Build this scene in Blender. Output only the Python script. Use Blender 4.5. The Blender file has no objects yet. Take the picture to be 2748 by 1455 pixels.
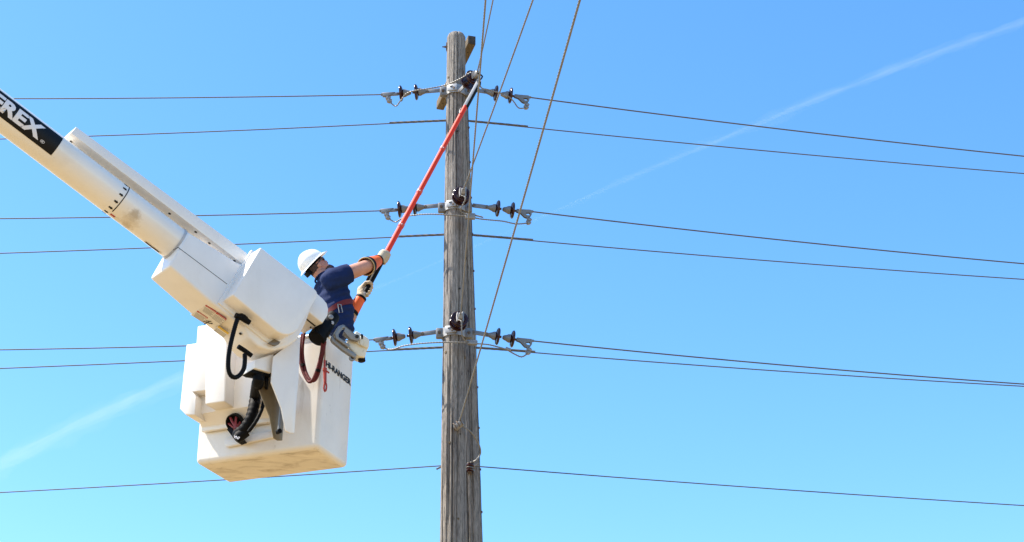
import bpy, bmesh, math, random
from mathutils import Vector, Matrix, noise
from mathutils.bvhtree import BVHTree

random.seed(7)
R = math.radians
scene = bpy.context.scene
COL = scene.collection

# ------------------------------------------------------------------ camera, sky, sun, exposure
PITCH = 26.0
W, H = 2748.0, 1455.0
F = math.tan(R(PITCH)) / 1.119e-4            # focal length in photo pixels
CAM = Vector((0, 0, 1.6))
cam = bpy.data.cameras.new("camera")
cam.sensor_width = 36.0
cam.lens = F * 36.0 / W
cam.clip_start = 0.1
cam.clip_end = 30000
cam_o = bpy.data.objects.new("camera", cam)
COL.objects.link(cam_o)
cam_o.location = CAM
cam_o.rotation_euler = (R(90 + PITCH), 0, 0)
scene.camera = cam_o

SUN_EL, SUN_AZ = 54.0, 1.0                    # from the left, a little to the camera's side
sun_dir = Vector((-math.cos(R(SUN_AZ)) * math.cos(R(SUN_EL)), -math.sin(R(SUN_AZ)) * math.cos(R(SUN_EL)), math.sin(R(SUN_EL))))
world = bpy.data.worlds.new("World")
scene.world = world
world.use_nodes = True
nt = world.node_tree
nt.nodes.clear()
sky = nt.nodes.new("ShaderNodeTexSky")
sky.sky_type = 'NISHITA'
sky.sun_disc = False
sky.sun_elevation = R(SUN_EL)
sky.sun_rotation = math.atan2(sun_dir.x, sun_dir.y)
sky.altitude = 300
sky.air_density = 1.0
sky.dust_density = 0.6
sky.ozone_density = 2.2
bg = nt.nodes.new("ShaderNodeBackground")
bg.inputs[1].default_value = 0.15
wo = nt.nodes.new("ShaderNodeOutputWorld")
hs_ = nt.nodes.new("ShaderNodeHueSaturation")     # the clear deep blue of that day, over the whole sky
hs_.inputs['Saturation'].default_value = 1.26
hs_.inputs['Hue'].default_value = .4965
nt.links.new(sky.outputs[0], hs_.inputs['Color'])
nt.links.new(hs_.outputs[0], bg.inputs[0])
nt.links.new(bg.outputs[0], wo.inputs[0])

sun = bpy.data.lights.new("sun", 'SUN')
sun.energy = 5.0
sun.angle = R(0.53)
sun.color = (1.0, 0.92, 0.80)
sun_o = bpy.data.objects.new("sun", sun)
COL.objects.link(sun_o)
sun_o.rotation_euler = sun_dir.to_track_quat('Z', 'Y').to_euler()
sun_o.location = (-20, -5, 40)

vs = scene.view_settings
vs.view_transform = 'Standard'
vs.look = 'None'
vs.exposure = 1.15
vs.gamma = 1.0
vs.use_curve_mapping = False

# ------------------------------------------------------------------ photo pixel -> place in the world
_t = R(PITCH)
_fw = Vector((0, math.cos(_t), math.sin(_t)))
_up = Vector((0, -math.sin(_t), math.cos(_t)))


def ray(px, py):
    return Vector((1, 0, 0)) * ((px - W / 2) / F) + _fw + _up * ((H / 2 - py) / F)


def at(px, py, Y):
    d = ray(px, py)
    return CAM + d * (Y / d.y)


def atz(px, py, z):
    d = ray(px, py)
    return CAM + d * ((z - CAM.z) / d.z)


def onplane(px, py, P, n):
    d = ray(px, py)
    return CAM + d * ((P - CAM).dot(n) / d.dot(n))


def zz(ox, oy, k):
    """reads coordinates measured in an enlarged crop of the photograph"""
    return lambda *pts: [(ox + x * k, oy + y * k) for x, y in pts]


ZA, ZB, ZC, ZD = zz(380, 620, .19058), zz(480, 820, .1613), zz(480, 980, .1613), zz(660, 840, .1613)
ZE, ZF, ZG = zz(820, 820, .1173), zz(780, 660, .1026), zz(920, 660, .1613)
Z1, Z2, Z3 = zz(0, 200, .3813), zz(380, 580, .3152), zz(460, 840, .3446)


class Frame:
    """vertical working plane: s along it (horizontal), z up, w out of it"""
    def __init__(self, O, s, w):
        self.O, self.s, self.w = Vector(O), Vector(s).normalized(), Vector(w).normalized()

    def wd(self, s, z, w):
        return self.O + self.s * s + Vector((0, 0, z)) + self.w * w

    def px(self, p, w=0.0):
        return onplane(p[0], p[1], self.O + self.w * w, self.w)

    def sz(self, p, w=0.0):
        q = self.px(p, w) - self.O
        return q.dot(self.s), q.z


# ------------------------------------------------------------------ materials
def new_mat(name):
    m = bpy.data.materials.new(name)
    m.use_nodes = True
    return m, m.node_tree, m.node_tree.nodes["Principled BSDF"]


def mat(name, base, rough=.5, metal=0., var=.12, vscale=6., bump=0., bscale=40., stretch=(1, 1, 1), coat=0., base2=None, spec=.5):
    m, t, p = new_mat(name)
    L = t.links.new
    tc = t.nodes.new("ShaderNodeTexCoord")
    mp = t.nodes.new("ShaderNodeMapping")
    mp.inputs['Scale'].default_value = stretch
    L(tc.outputs['Object'], mp.inputs[0])
    nz = t.nodes.new("ShaderNodeTexNoise")
    nz.inputs['Scale'].default_value = vscale
    nz.inputs['Detail'].default_value = 6
    nz.inputs['Roughness'].default_value = .6
    L(mp.outputs[0], nz.inputs['Vector'])
    rp = t.nodes.new("ShaderNodeValToRGB")
    b2 = base2 or tuple(c * (1 - var) for c in base)
    rp.color_ramp.elements[0].position = .32
    rp.color_ramp.elements[1].position = .68
    rp.color_ramp.elements[0].color = (*b2, 1)
    rp.color_ramp.elements[1].color = (*[min(1, c * (1 + var * .5)) for c in base], 1)
    L(nz.outputs['Fac'], rp.inputs[0])
    L(rp.outputs[0], p.inputs['Base Color'])
    rr = t.nodes.new("ShaderNodeMapRange")
    rr.inputs['To Min'].default_value = max(0, rough - .08)
    rr.inputs['To Max'].default_value = min(1, rough + .1)
    L(nz.outputs['Fac'], rr.inputs['Value'])
    L(rr.outputs[0], p.inputs['Roughness'])
    p.inputs['Metallic'].default_value = metal
    p.inputs['Coat Weight'].default_value = coat
    p.inputs['Coat Roughness'].default_value = .1
    p.inputs['Specular IOR Level'].default_value = spec
    if bump:
        n2 = t.nodes.new("ShaderNodeTexNoise")
        n2.inputs['Scale'].default_value = bscale
        n2.inputs['Detail'].default_value = 5
        L(mp.outputs[0], n2.inputs['Vector'])
        bp = t.nodes.new("ShaderNodeBump")
        bp.inputs['Strength'].default_value = bump
        bp.inputs['Distance'].default_value = .01
        L(n2.outputs['Fac'], bp.inputs['Height'])
        L(bp.outputs[0], p.inputs['Normal'])
    return m


def add_dirt(m, col, scale, lo, hi, stretch=(1, 1, 1), amount=.8, gate=None):
    """dirt and scuffs with a ragged shape of their own; gate=(axis, from, to) keeps them to a band of the object"""
    t = m.node_tree
    p = t.nodes["Principled BSDF"]
    L = t.links.new
    src = p.inputs['Base Color'].links[0].from_socket
    tc = t.nodes.new("ShaderNodeTexCoord")
    mp = t.nodes.new("ShaderNodeMapping")
    mp.inputs['Scale'].default_value = stretch
    L(tc.outputs['Object'], mp.inputs[0])
    nz = t.nodes.new("ShaderNodeTexNoise")
    nz.inputs['Scale'].default_value = scale
    nz.inputs['Detail'].default_value = 8
    nz.inputs['Roughness'].default_value = .68
    nz.inputs['Distortion'].default_value = .6
    L(mp.outputs[0], nz.inputs['Vector'])
    mr = t.nodes.new("ShaderNodeMapRange")
    mr.inputs['From Min'].default_value = lo
    mr.inputs['From Max'].default_value = hi
    mr.inputs['To Max'].default_value = amount
    L(nz.outputs['Fac'], mr.inputs['Value'])
    fac = mr.outputs[0]
    if gate:
        sp = t.nodes.new("ShaderNodeSeparateXYZ")
        L(tc.outputs['Object'], sp.inputs[0])
        g = t.nodes.new("ShaderNodeMapRange")
        g.inputs['From Min'].default_value = gate[1]
        g.inputs['From Max'].default_value = gate[2]
        L(sp.outputs[gate[0]], g.inputs['Value'])
        mu = t.nodes.new("ShaderNodeMath")
        mu.operation = 'MULTIPLY'
        L(fac, mu.inputs[0])
        L(g.outputs[0], mu.inputs[1])
        fac = mu.outputs[0]
    mx = t.nodes.new("ShaderNodeMix")
    mx.data_type = 'RGBA'
    L(fac, mx.inputs['Factor'])
    L(src, mx.inputs['A'])
    mx.inputs['B'].default_value = (*col, 1)
    L(mx.outputs['Result'], p.inputs['Base Color'])
    return m


def add_spot(m, centre, radius, col):
    """one ragged old stain at a fixed place on the object"""
    t = m.node_tree
    p = t.nodes["Principled BSDF"]
    L = t.links.new
    src = p.inputs['Base Color'].links[0].from_socket
    tc = t.nodes.new("ShaderNodeTexCoord")
    d = t.nodes.new("ShaderNodeVectorMath")
    d.operation = 'DISTANCE'
    L(tc.outputs['Object'], d.inputs[0])
    d.inputs[1].default_value = centre
    nz = t.nodes.new("ShaderNodeTexNoise")
    nz.inputs['Scale'].default_value = 28
    nz.inputs['Detail'].default_value = 7
    nz.inputs['Roughness'].default_value = .7
    L(tc.outputs['Object'], nz.inputs['Vector'])
    ad = t.nodes.new("ShaderNodeMath")
    ad.operation = 'MULTIPLY_ADD'
    L(nz.outputs['Fac'], ad.inputs[0])
    ad.inputs[1].default_value = radius * 1.6
    L(d.outputs['Value'], ad.inputs[2])
    mr = t.nodes.new("ShaderNodeMapRange")
    mr.inputs['From Min'].default_value = radius * 1.75
    mr.inputs['From Max'].default_value = radius * 1.15
    mr.inputs['To Max'].default_value = .5
    L(ad.outputs[0], mr.inputs['Value'])
    mx = t.nodes.new("ShaderNodeMix")
    mx.data_type = 'RGBA'
    L(mr.outputs[0], mx.inputs['Factor'])
    L(src, mx.inputs['A'])
    mx.inputs['B'].default_value = (*col, 1)
    L(mx.outputs['Result'], p.inputs['Base Color'])


def wood_mat(name, light, dark, zscale=.085, along=2):
    m, t, p = new_mat(name)
    L = t.links.new
    tc = t.nodes.new("ShaderNodeTexCoord")
    mp = t.nodes.new("ShaderNodeMapping")
    mp.inputs['Scale'].default_value = tuple(zscale if i == along else 1 for i in range(3))
    L(tc.outputs['Object'], mp.inputs[0])
    warp = t.nodes.new("ShaderNodeTexNoise")
    warp.inputs['Scale'].default_value = 2.2
    warp.inputs['Detail'].default_value = 2
    L(tc.outputs['Object'], warp.inputs['Vector'])
    wm = t.nodes.new("ShaderNodeMix")
    wm.data_type = 'VECTOR'
    wm.inputs['Factor'].default_value = .035
    L(mp.outputs[0], wm.inputs['A'])
    L(warp.outputs['Color'], wm.inputs['B'])
    g1 = t.nodes.new("ShaderNodeTexNoise")          # fine grain
    g1.inputs['Scale'].default_value = 130
    g1.inputs['Detail'].default_value = 8
    g1.inputs['Roughness'].default_value = .7
    L(wm.outputs['Result'], g1.inputs['Vector'])
    g2 = t.nodes.new("ShaderNodeTexNoise")          # broad weathered streaks
    g2.inputs['Scale'].default_value = 14
    g2.inputs['Detail'].default_value = 4
    L(wm.outputs['Result'], g2.inputs['Vector'])
    r1 = t.nodes.new("ShaderNodeValToRGB")
    r1.color_ramp.elements[0].position = .36
    r1.color_ramp.elements[1].position = .60
    r1.color_ramp.elements[0].color = (*dark, 1)
    r1.color_ramp.elements[1].color = (*light, 1)
    L(g1.outputs['Fac'], r1.inputs[0])
    r2 = t.nodes.new("ShaderNodeValToRGB")
    r2.color_ramp.elements[0].position = .35
    r2.color_ramp.elements[1].position = .65
    r2.color_ramp.elements[0].color = (.72, .70, .70, 1)
    r2.color_ramp.elements[1].color = (1.1, 1.06, 1.0, 1)
    L(g2.outputs['Fac'], r2.inputs[0])
    mu = t.nodes.new("ShaderNodeMix")
    mu.data_type = 'RGBA'
    mu.blend_type = 'MULTIPLY'
    mu.inputs['Factor'].default_value = 1
    L(r1.outputs[0], mu.inputs['A'])
    L(r2.outputs[0], mu.inputs['B'])
    # drying checks: long black hairline cracks
    c = t.nodes.new("ShaderNodeTexNoise")
    c.inputs['Scale'].default_value = 30
    c.inputs['Detail'].default_value = 2
    mp2 = t.nodes.new("ShaderNodeMapping")
    mp2.inputs['Scale'].default_value = tuple(zscale * .45 if i == along else 1 for i in range(3))
    L(tc.outputs['Object'], mp2.inputs[0])
    L(mp2.outputs[0], c.inputs['Vector'])
    cr = t.nodes.new("ShaderNodeValToRGB")
    e = cr.color_ramp.elements
    e[0].position, e[0].color = .492, (1, 1, 1, 1)
    e[1].position, e[1].color = .50, (.18, .17, .17, 1)
    k = e.new(.508)
    k.color = (1, 1, 1, 1)
    L(c.outputs['Fac'], cr.inputs[0])
    m3 = t.nodes.new("ShaderNodeMix")
    m3.data_type = 'RGBA'
    m3.blend_type = 'MULTIPLY'
    m3.inputs['Factor'].default_value = .85
    L(mu.outputs['Result'], m3.inputs['A'])
    L(cr.outputs[0], m3.inputs['B'])
    L(m3.outputs['Result'], p.inputs['Base Color'])
    p.inputs['Roughness'].default_value = .85
    p.inputs['Specular IOR Level'].default_value = .2
    ad = t.nodes.new("ShaderNodeMath")
    ad.operation = 'MULTIPLY_ADD'
    L(cr.outputs[0], ad.inputs[0])
    ad.inputs[1].default_value = .7
    L(g1.outputs['Fac'], ad.inputs[2])
    bp = t.nodes.new("ShaderNodeBump")
    bp.inputs['Strength'].default_value = .7
    bp.inputs['Distance'].default_value = .006
    L(ad.outputs[0], bp.inputs['Height'])
    L(bp.outputs[0], p.inputs['Normal'])
    return m


M = {}
M['white'] = mat('white_gelcoat', (.80, .755, .70), .32, var=.05, vscale=2.5, bump=.03, bscale=60, coat=.25)
add_dirt(M['white'], (.42, .34, .22), 9, .66, .80, amount=.5)
add_dirt(M['white'], (.50, .44, .34), 2.2, .50, .80, stretch=(1, 1, .5), amount=.22)
add_dirt(M['white'], (.10, .085, .07), 38, .70, .76, amount=.6)
M['bucket'] = mat('white_bucket_gelcoat', (.78, .735, .67), .38, var=.06, vscale=3, bump=.05, bscale=35, coat=.15)
add_dirt(M['bucket'], (.30, .24, .16), 10, .60, .74, stretch=(1, 1, .35), amount=.5)
add_dirt(M['bucket'], (.06, .055, .05), 26, .66, .71, stretch=(1, 1, .25), amount=.7)
add_dirt(M['bucket'], (.52, .45, .34), 2.0, .48, .8, stretch=(1, 1, .5), amount=.28)
M['bottom'] = mat('scuffed_bucket_bottom', (.74, .68, .58), .5, var=.10, vscale=4, bump=.1)
add_dirt(M['bottom'], (.24, .17, .09), 3.2, .50, .72, stretch=(1.0, 2.2, 1), amount=.75)
add_dirt(M['bottom'], (.05, .045, .04), 15, .66, .74, stretch=(.6, 2.5, 1), amount=.75)
M['tube'] = mat('white_fibreglass_boom', (.79, .75, .69), .30, var=.05, vscale=2, coat=.3, bump=.02)
add_dirt(M['tube'], (.40, .30, .18), 7, .68, .8, amount=.55)
add_dirt(M['tube'], (.54, .47, .36), 1.8, .5, .8, amount=.25)
add_dirt(M['tube'], (.12, .10, .08), 45, .71, .76, amount=.5)
M['wood'] = wood_mat('weathered_grey_pole_wood', (.32, .30, .28), (.11, .102, .096))
M['wood2'] = wood_mat('weathered_grey_rear_pole_wood', (.33, .308, .285), (.115, .107, .10))
M['arm'] = wood_mat('weathered_tan_timber', (.17, .135, .09), (.085, .068, .046), .06, 1)
M['endgrain'] = mat('blackened_end_grain', (.06, .05, .042), .9, var=.6, vscale=30, bump=.6, bscale=60, base2=(.02, .018, .015))
M['steel'] = mat('galvanised_steel', (.185, .19, .195), .55, .3, var=.2, vscale=14, bump=.08)
M['band'] = mat('bright_galvanised_band', (.34, .345, .35), .5, .25, var=.25, vscale=14, bump=.08)
M['rusty'] = mat('galvanised_steel_with_rust', (.13, .115, .10), .65, .3, var=.25, vscale=18, base2=(.13, .075, .04))
M['wire'] = mat('aged_aluminium_strand', (.11, .107, .105), .6, .3, var=.2, vscale=25)
M['jumper'] = mat('bright_aluminium_strand', (.21, .205, .195), .55, .3, var=.15, vscale=25)
M['porcelain'] = mat('brown_glazed_porcelain', (.033, .0065, .004), .2, var=.25, vscale=8, coat=.15, spec=.35)
M['black'] = mat('black_rubber', (.0035, .0035, .004), .6, var=.3, vscale=20, bump=.25, bscale=90, spec=.12)
M['blackpaint'] = mat('black_decal_film', (.002, .002, .003), .5, var=.1, spec=.25)
M['letter'] = mat('pale_decal_lettering', (.72, .72, .76), .4, var=.03)
M['hole'] = mat('dark_hole', (.02, .018, .015), .8, var=.2)
M['alu'] = mat('cast_aluminium', (.25, .24, .23), .45, .4, var=.12, vscale=20, bump=.1, bscale=70)
M['beige'] = mat('yellowed_polyethylene', (.72, .66, .52), .5, var=.15, vscale=9, bump=.1)
add_dirt(M['beige'], (.25, .20, .13), 12, .58, .72, amount=.6)
M['brown'] = mat('brown_with_painted_shade', (.14, .10, .048), .35, var=.15, vscale=6, coat=.2)  # brown darkened to paint in shade between bracket plates; also boots, vent
M['redrope'] = mat('dark_red_synthetic_rope', (.11, .008, .010), .75, var=.3, vscale=60, bump=.6, bscale=120)
M['strap'] = mat('brown_webbing', (.26, .13, .09), .8, var=.25, vscale=50, bump=.4, bscale=150)
M['redhook'] = mat('orange_red_hook', (.36, .03, .012), .45, var=.15)
M['redport'] = mat('dull_red_hose', (.19, .010, .012), .55, var=.3, vscale=30)
M['stick'] = mat('red_fibreglass_stick', (.64, .034, .010), .55, var=.08, vscale=8, coat=.0, spec=.3)
M['stickhi'] = mat('pale_red_stick_collar', (.55, .05, .03), .4, var=.1)
M['greyplastic'] = mat('grey_plastic', (.42, .42, .43), .45, var=.1)
M['skin'] = mat('sunburnt_skin', (.50, .235, .155), .5, var=.14, vscale=18, bump=.08, bscale=140)
M['beard'] = mat('dark_brown_beard', (.075, .040, .028), .8, var=.4, vscale=60, bump=.5, bscale=200)
M['shirt'] = mat('navy_cotton_tshirt', (.006, .017, .070), .9, var=.15, vscale=30, bump=.1, bscale=220, spec=.25)
M['jeans'] = mat('dark_navy_work_trousers', (.018, .025, .06), .85, var=.25, vscale=30, bump=.2, bscale=200)
M['hat'] = mat('white_hard_hat_plastic', (.84, .83, .80), .3, var=.03, coat=.3)
M['glove'] = mat('cream_leather_glove', (.50, .41, .29), .8, var=.15, vscale=25, bump=.35, bscale=80)
M['orange'] = mat('orange_rubber_cuff', (.78, .115, .006), .6, var=.1, vscale=15)
M['cuffin'] = mat('tan_cuff_lining', (.42, .30, .14), .7, var=.2, vscale=30)
M['red'] = mat('red_webbing_belt', (.12, .004, .006), .75, var=.15, vscale=40, bump=.2)
M['lens'] = mat('black_sunglass_plastic', (.008, .008, .009), .12, var=.1, coat=.5)
M['decalpaper'] = mat('warning_decal_film', (.70, .65, .56), .5, var=.08, vscale=40)
M['decalline'] = mat('grey_decal_print', (.36, .33, .29), .5, var=.1)
M['decalred'] = mat('red_decal_print', (.42, .03, .02), .45, var=.1)
M['decalyellow'] = mat('yellow_decal_print', (.72, .45, .05), .45, var=.1)
M['soot'] = mat('brown_residue', (.42, .33, .22), .7, var=.4, vscale=30, base2=(.68, .62, .52))
M['ground'] = mat('dry_tan_dirt_lot', (.265, .183, .080), .95, var=.25, vscale=.35, bump=.4, bscale=8)


# ------------------------------------------------------------------ mesh helpers
ORG = {}


def tag(o, label=None, cat=None, group=None, kind=None):
    if label:
        o['label'] = label
    if cat:
        o['category'] = cat
    if group:
        o['group'] = group
    if kind:
        o['kind'] = kind
    return o


def thing(name, loc, label, cat, group=None):
    e = bpy.data.objects.new(name, None)
    COL.objects.link(e)
    e.empty_display_size = .2
    e.location = loc
    ORG[e.name] = Vector(loc)
    return tag(e, label, cat, group)


def obj(name, bm, m, parent=None, smooth=35., world=True):
    """one mesh object from a bmesh in world coordinates"""
    if parent is not None and world:
        bmesh.ops.translate(bm, verts=bm.verts[:], vec=-ORG[parent.name])
    bmesh.ops.recalc_face_normals(bm, faces=bm.faces[:])
    me = bpy.data.meshes.new(name)
    bm.to_mesh(me)
    bm.free()
    if smooth:
        me.polygons.foreach_set('use_smooth', [True] * len(me.polygons))
        me.set_sharp_from_angle(angle=R(smooth))
    me.materials.append(m)
    o = bpy.data.objects.new(name, me)
    COL.objects.link(o)
    if parent is not None:
        o.parent = parent
        if world:
            ORG[o.name] = ORG[parent.name]
    return o


def B():
    return bmesh.new()


def join(bm, other):
    me = bpy.data.meshes.new("tmp")
    other.to_mesh(me)
    other.free()
    bm.from_mesh(me)
    bpy.data.meshes.remove(me)
    return bm


def prism3(front, back, bevel=0., seg=2, bm=None):
    """closed solid between two loops of world points; bevel rounds its edges"""
    b = B()
    f = [b.verts.new(p) for p in front]
    k = [b.verts.new(p) for p in back]
    n = len(f)
    b.faces.new(f)
    b.faces.new(k[::-1])
    for i in range(n):
        j = (i + 1) % n
        b.faces.new((f[j], f[i], k[i], k[j]))
    bmesh.ops.recalc_face_normals(b, faces=b.faces[:])
    if bevel:
        bmesh.ops.bevel(b, geom=b.edges[:], offset=bevel, segments=seg, profile=.5, affect='EDGES', clamp_overlap=True)
    return join(bm, b) if bm is not None else b


def prism(fr, poly, w0, w1, bevel=0., seg=2, bm=None):
    front = [fr.px(p, w0) for p in poly]
    back = [p + fr.w * (w1 - w0) for p in front]
    return prism3(front, back, bevel, seg, bm)


def box(c, ax, half, bevel=0., bm=None):
    """oriented box: centre, three axes, half sizes"""
    a, b_, c_ = [Vector(v).normalized() for v in ax]
    pts = []
    for sz in (1, -1):
        pts.append([Vector(c) + a * half[0] * x + b_ * half[1] * y + c_ * half[2] * sz for x, y in ((1, 1), (-1, 1), (-1, -1), (1, -1))])
    return prism3(pts[0], pts[1], bevel, 2, bm)


def frames(pts):
    """tangent and parallel-transported normal at each point"""
    n = len(pts)
    T = []
    for i in range(n):
        a, c = pts[max(0, i - 1)], pts[min(n - 1, i + 1)]
        T.append((c - a).normalized())
    ref = Vector((0, 0, 1)) if abs(T[0].z) < .9 else Vector((0, 1, 0))
    u = (ref - T[0] * ref.dot(T[0])).normalized()
    out = []
    for t in T:
        u = (u - t * u.dot(t)).normalized()
        out.append((t, u, t.cross(u)))
    return out


def tube(pts, rad, n=10, bm=None, lobes=0, pitch=.2, caps=True, flat=1.0):
    """round (or twisted, stranded) tube along world points; rad number or list"""
    bm = bm if bm is not None else B()
    pts = [Vector(p) for p in pts]
    fr = frames(pts)
    rings, run = [], 0.
    for i, (p, (t, u, v)) in enumerate(zip(pts, fr)):
        if i:
            run += (p - pts[i - 1]).length
        r = rad[i] if isinstance(rad, (list, tuple)) else rad
        ring = []
        for k in range(n):
            a = 2 * math.pi * k / n
            rr = r
            if lobes:
                rr = r * (1 + .085 * math.cos(lobes * a))
                a2 = a + run / pitch * 2 * math.pi
            else:
                a2 = a
            ring.append(bm.verts.new(p + u * math.cos(a2) * rr + v * math.sin(a2) * rr * flat))
        rings.append(ring)
    for a, c in zip(rings, rings[1:]):
        for k in range(n):
            j = (k + 1) % n
            bm.faces.new((a[k], a[j], c[j], c[k]))
    if caps:
        bm.faces.new(rings[0][::-1])
        bm.faces.new(rings[-1])
    return bm


def resample(pts, step, smooth=True):
    """Catmull-Rom through the points at about the given step"""
    pts = [Vector(p) for p in pts]
    out = []
    for i in range(len(pts) - 1):
        p1, p2 = pts[i], pts[i + 1]
        p0 = pts[i - 1] if i else p1 * 2 - p2
        p3 = pts[i + 2] if i + 2 < len(pts) else p2 * 2 - p1
        m = max(1, int((p2 - p1).length / step))
        for k in range(m):
            t = k / m
            if smooth:
                out.append(.5 * ((2 * p1) + (p2 - p0) * t + (2 * p0 - 5 * p1 + 4 * p2 - p3) * t * t + (3 * p1 - p0 - 3 * p2 + p3) * t ** 3))
            else:
                out.append(p1.lerp(p2, t))
    out.append(pts[-1])
    return out


def lathe(prof, origin=(0, 0, 0), axis=(1, 0, 0), n=24, bm=None):
    """revolve (along, radius) pairs about an axis"""
    bm = bm if bm is not None else B()
    o, t = Vector(origin), Vector(axis).normalized()
    ref = Vector((0, 0, 1)) if abs(t.z) < .9 else Vector((0, 1, 0))
    u = (ref - t * ref.dot(t)).normalized()
    v = t.cross(u)
    rings = []
    for x, r in prof:
        if r < 1e-5:
            rings.append([bm.verts.new(o + t * x)])
        else:
            rings.append([bm.verts.new(o + t * x + u * math.cos(2 * math.pi * k / n) * r + v * math.sin(2 * math.pi * k / n) * r) for k in range(n)])
    for a, c in zip(rings, rings[1:]):
        for k in range(n):
            j = (k + 1) % n
            if len(a) == 1 and len(c) == 1:
                continue
            if len(a) == 1:
                bm.faces.new((a[0], c[j], c[k]))
            elif len(c) == 1:
                bm.faces.new((a[k], a[j], c[0]))
            else:
                bm.faces.new((a[k], a[j], c[j], c[k]))
    for ring, flip in ((rings[0], 1), (rings[-1], 0)):
        if len(ring) > 1:
            bm.faces.new(ring[::-1] if flip else ring)
    return bm


def blob(c, ax, rad, bm=None, u=16, v=10):
    """ellipsoid with its own axes"""
    b = B()
    bmesh.ops.create_uvsphere(b, u_segments=u, v_segments=v, radius=1)
    a = [Vector(x).normalized() for x in ax]
    for q in b.verts:
        p = q.co.copy()
        q.co = Vector(c) + a[0] * p.x * rad[0] + a[1] * p.y * rad[1] + a[2] * p.z * rad[2]
    return join(bm, b) if bm is not None else b


def fuse(bm, voxel, smooth=6, lump=None):
    """melt overlapping solids into one continuous skin"""
    me = bpy.data.meshes.new("fuse")
    bmesh.ops.recalc_face_normals(bm, faces=bm.faces[:])
    bm.to_mesh(me)
    bm.free()
    o = bpy.data.objects.new("fuse", me)
    COL.objects.link(o)
    r = o.modifiers.new("r", 'REMESH')
    r.mode = 'VOXEL'
    r.voxel_size = voxel
    s = o.modifiers.new("s", 'SMOOTH')
    s.iterations = smooth
    s.factor = .5
    dg = bpy.context.evaluated_depsgraph_get()
    me2 = bpy.data.meshes.new_from_object(o.evaluated_get(dg))
    bpy.data.objects.remove(o)
    bpy.data.meshes.remove(me)
    out = B()
    out.from_mesh(me2)
    bpy.data.meshes.remove(me2)
    if lump:
        out.normal_update()
        for v in out.verts:
            v.co += v.normal * lump(v.co)
    return out


def text2d(s, size=1.0, bold=.0, cuts=0):
    """lettering outlines in 2-D (x along the baseline, y up) as a bmesh"""
    cu = bpy.data.curves.new("txt", 'FONT')
    cu.body = s
    cu.size = size
    cu.offset = bold
    cu.resolution_u = 3
    o = bpy.data.objects.new("txt", cu)
    COL.objects.link(o)
    dg = bpy.context.evaluated_depsgraph_get()
    me = bpy.data.meshes.new_from_object(o.evaluated_get(dg))
    b = B()
    b.from_mesh(me)
    bpy.data.objects.remove(o)
    bpy.data.curves.remove(cu)
    bpy.data.meshes.remove(me)
    xs = [v.co.x for v in b.verts]
    ys = [v.co.y for v in b.verts]
    x0, x1, y0, y1 = min(xs), max(xs), min(ys), max(ys)
    for v in b.verts:
        v.co.x = (v.co.x - x0) / (x1 - x0)
        v.co.y = (v.co.y - y0) / (y1 - y0)
    for i in range(1, cuts):
        bmesh.ops.bisect_plane(b, geom=b.verts[:] + b.edges[:] + b.faces[:], plane_co=(0, i / cuts, 0), plane_no=(0, 1, 0))
    return b


# ------------------------------------------------------------------ ground (below the picture, it throws warm light up)
g = B()
n = 24
gv = [[g.verts.new(((i - n / 2) * 60, (j - n / 2) * 60, .25 * noise.noise(Vector((i * .7, j * .7, 0))) if (i, j) != (n // 2, n // 2) else 0)) for j in range(n + 1)] for i in range(n + 1)]
for i in range(n):
    for j in range(n):
        g.faces.new((gv[i][j], gv[i + 1][j], gv[i + 1][j + 1], gv[i][j + 1]))
tag(obj('ground', g, M['ground']), kind='structure')

# ------------------------------------------------------------------ utility poles
PY, PY2 = 15.2, 15.78
# long drying checks: angle round the pole, top, bottom, depth, half width
GROOVES = [(-1.62, 7.6, -1, .030, .011), (-1.95, 8.9, 6.2, .022, .009), (-1.40, 12.5, 9.6, .020, .009), (-2.3, 11.4, 8.6, .018, .008), (-1.1, 9.8, 6.4, .022, .009),
           (-2.7, 10.4, 7.4, .018, .008), (-.7, 11.8, 7.9, .02, .009), (-1.75, 11.9, 10.2, .016, .008), (-2.05, 8.0, 5.0, .018, .008), (-.4, 8.6, 5.0, .02, .009),
           (.6, 11, 6, .02, .009), (1.6, 10, 5, .02, .009), (2.5, 11, 7, .02, .009), (-1.25, 8.3, 5.5, .016, .008), (-2.5, 7.8, 5.2, .018, .008)]


def pxm(p):
    """photo pixels per metre at a world point"""
    return F / (p - CAM).dot(_fw)


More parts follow.
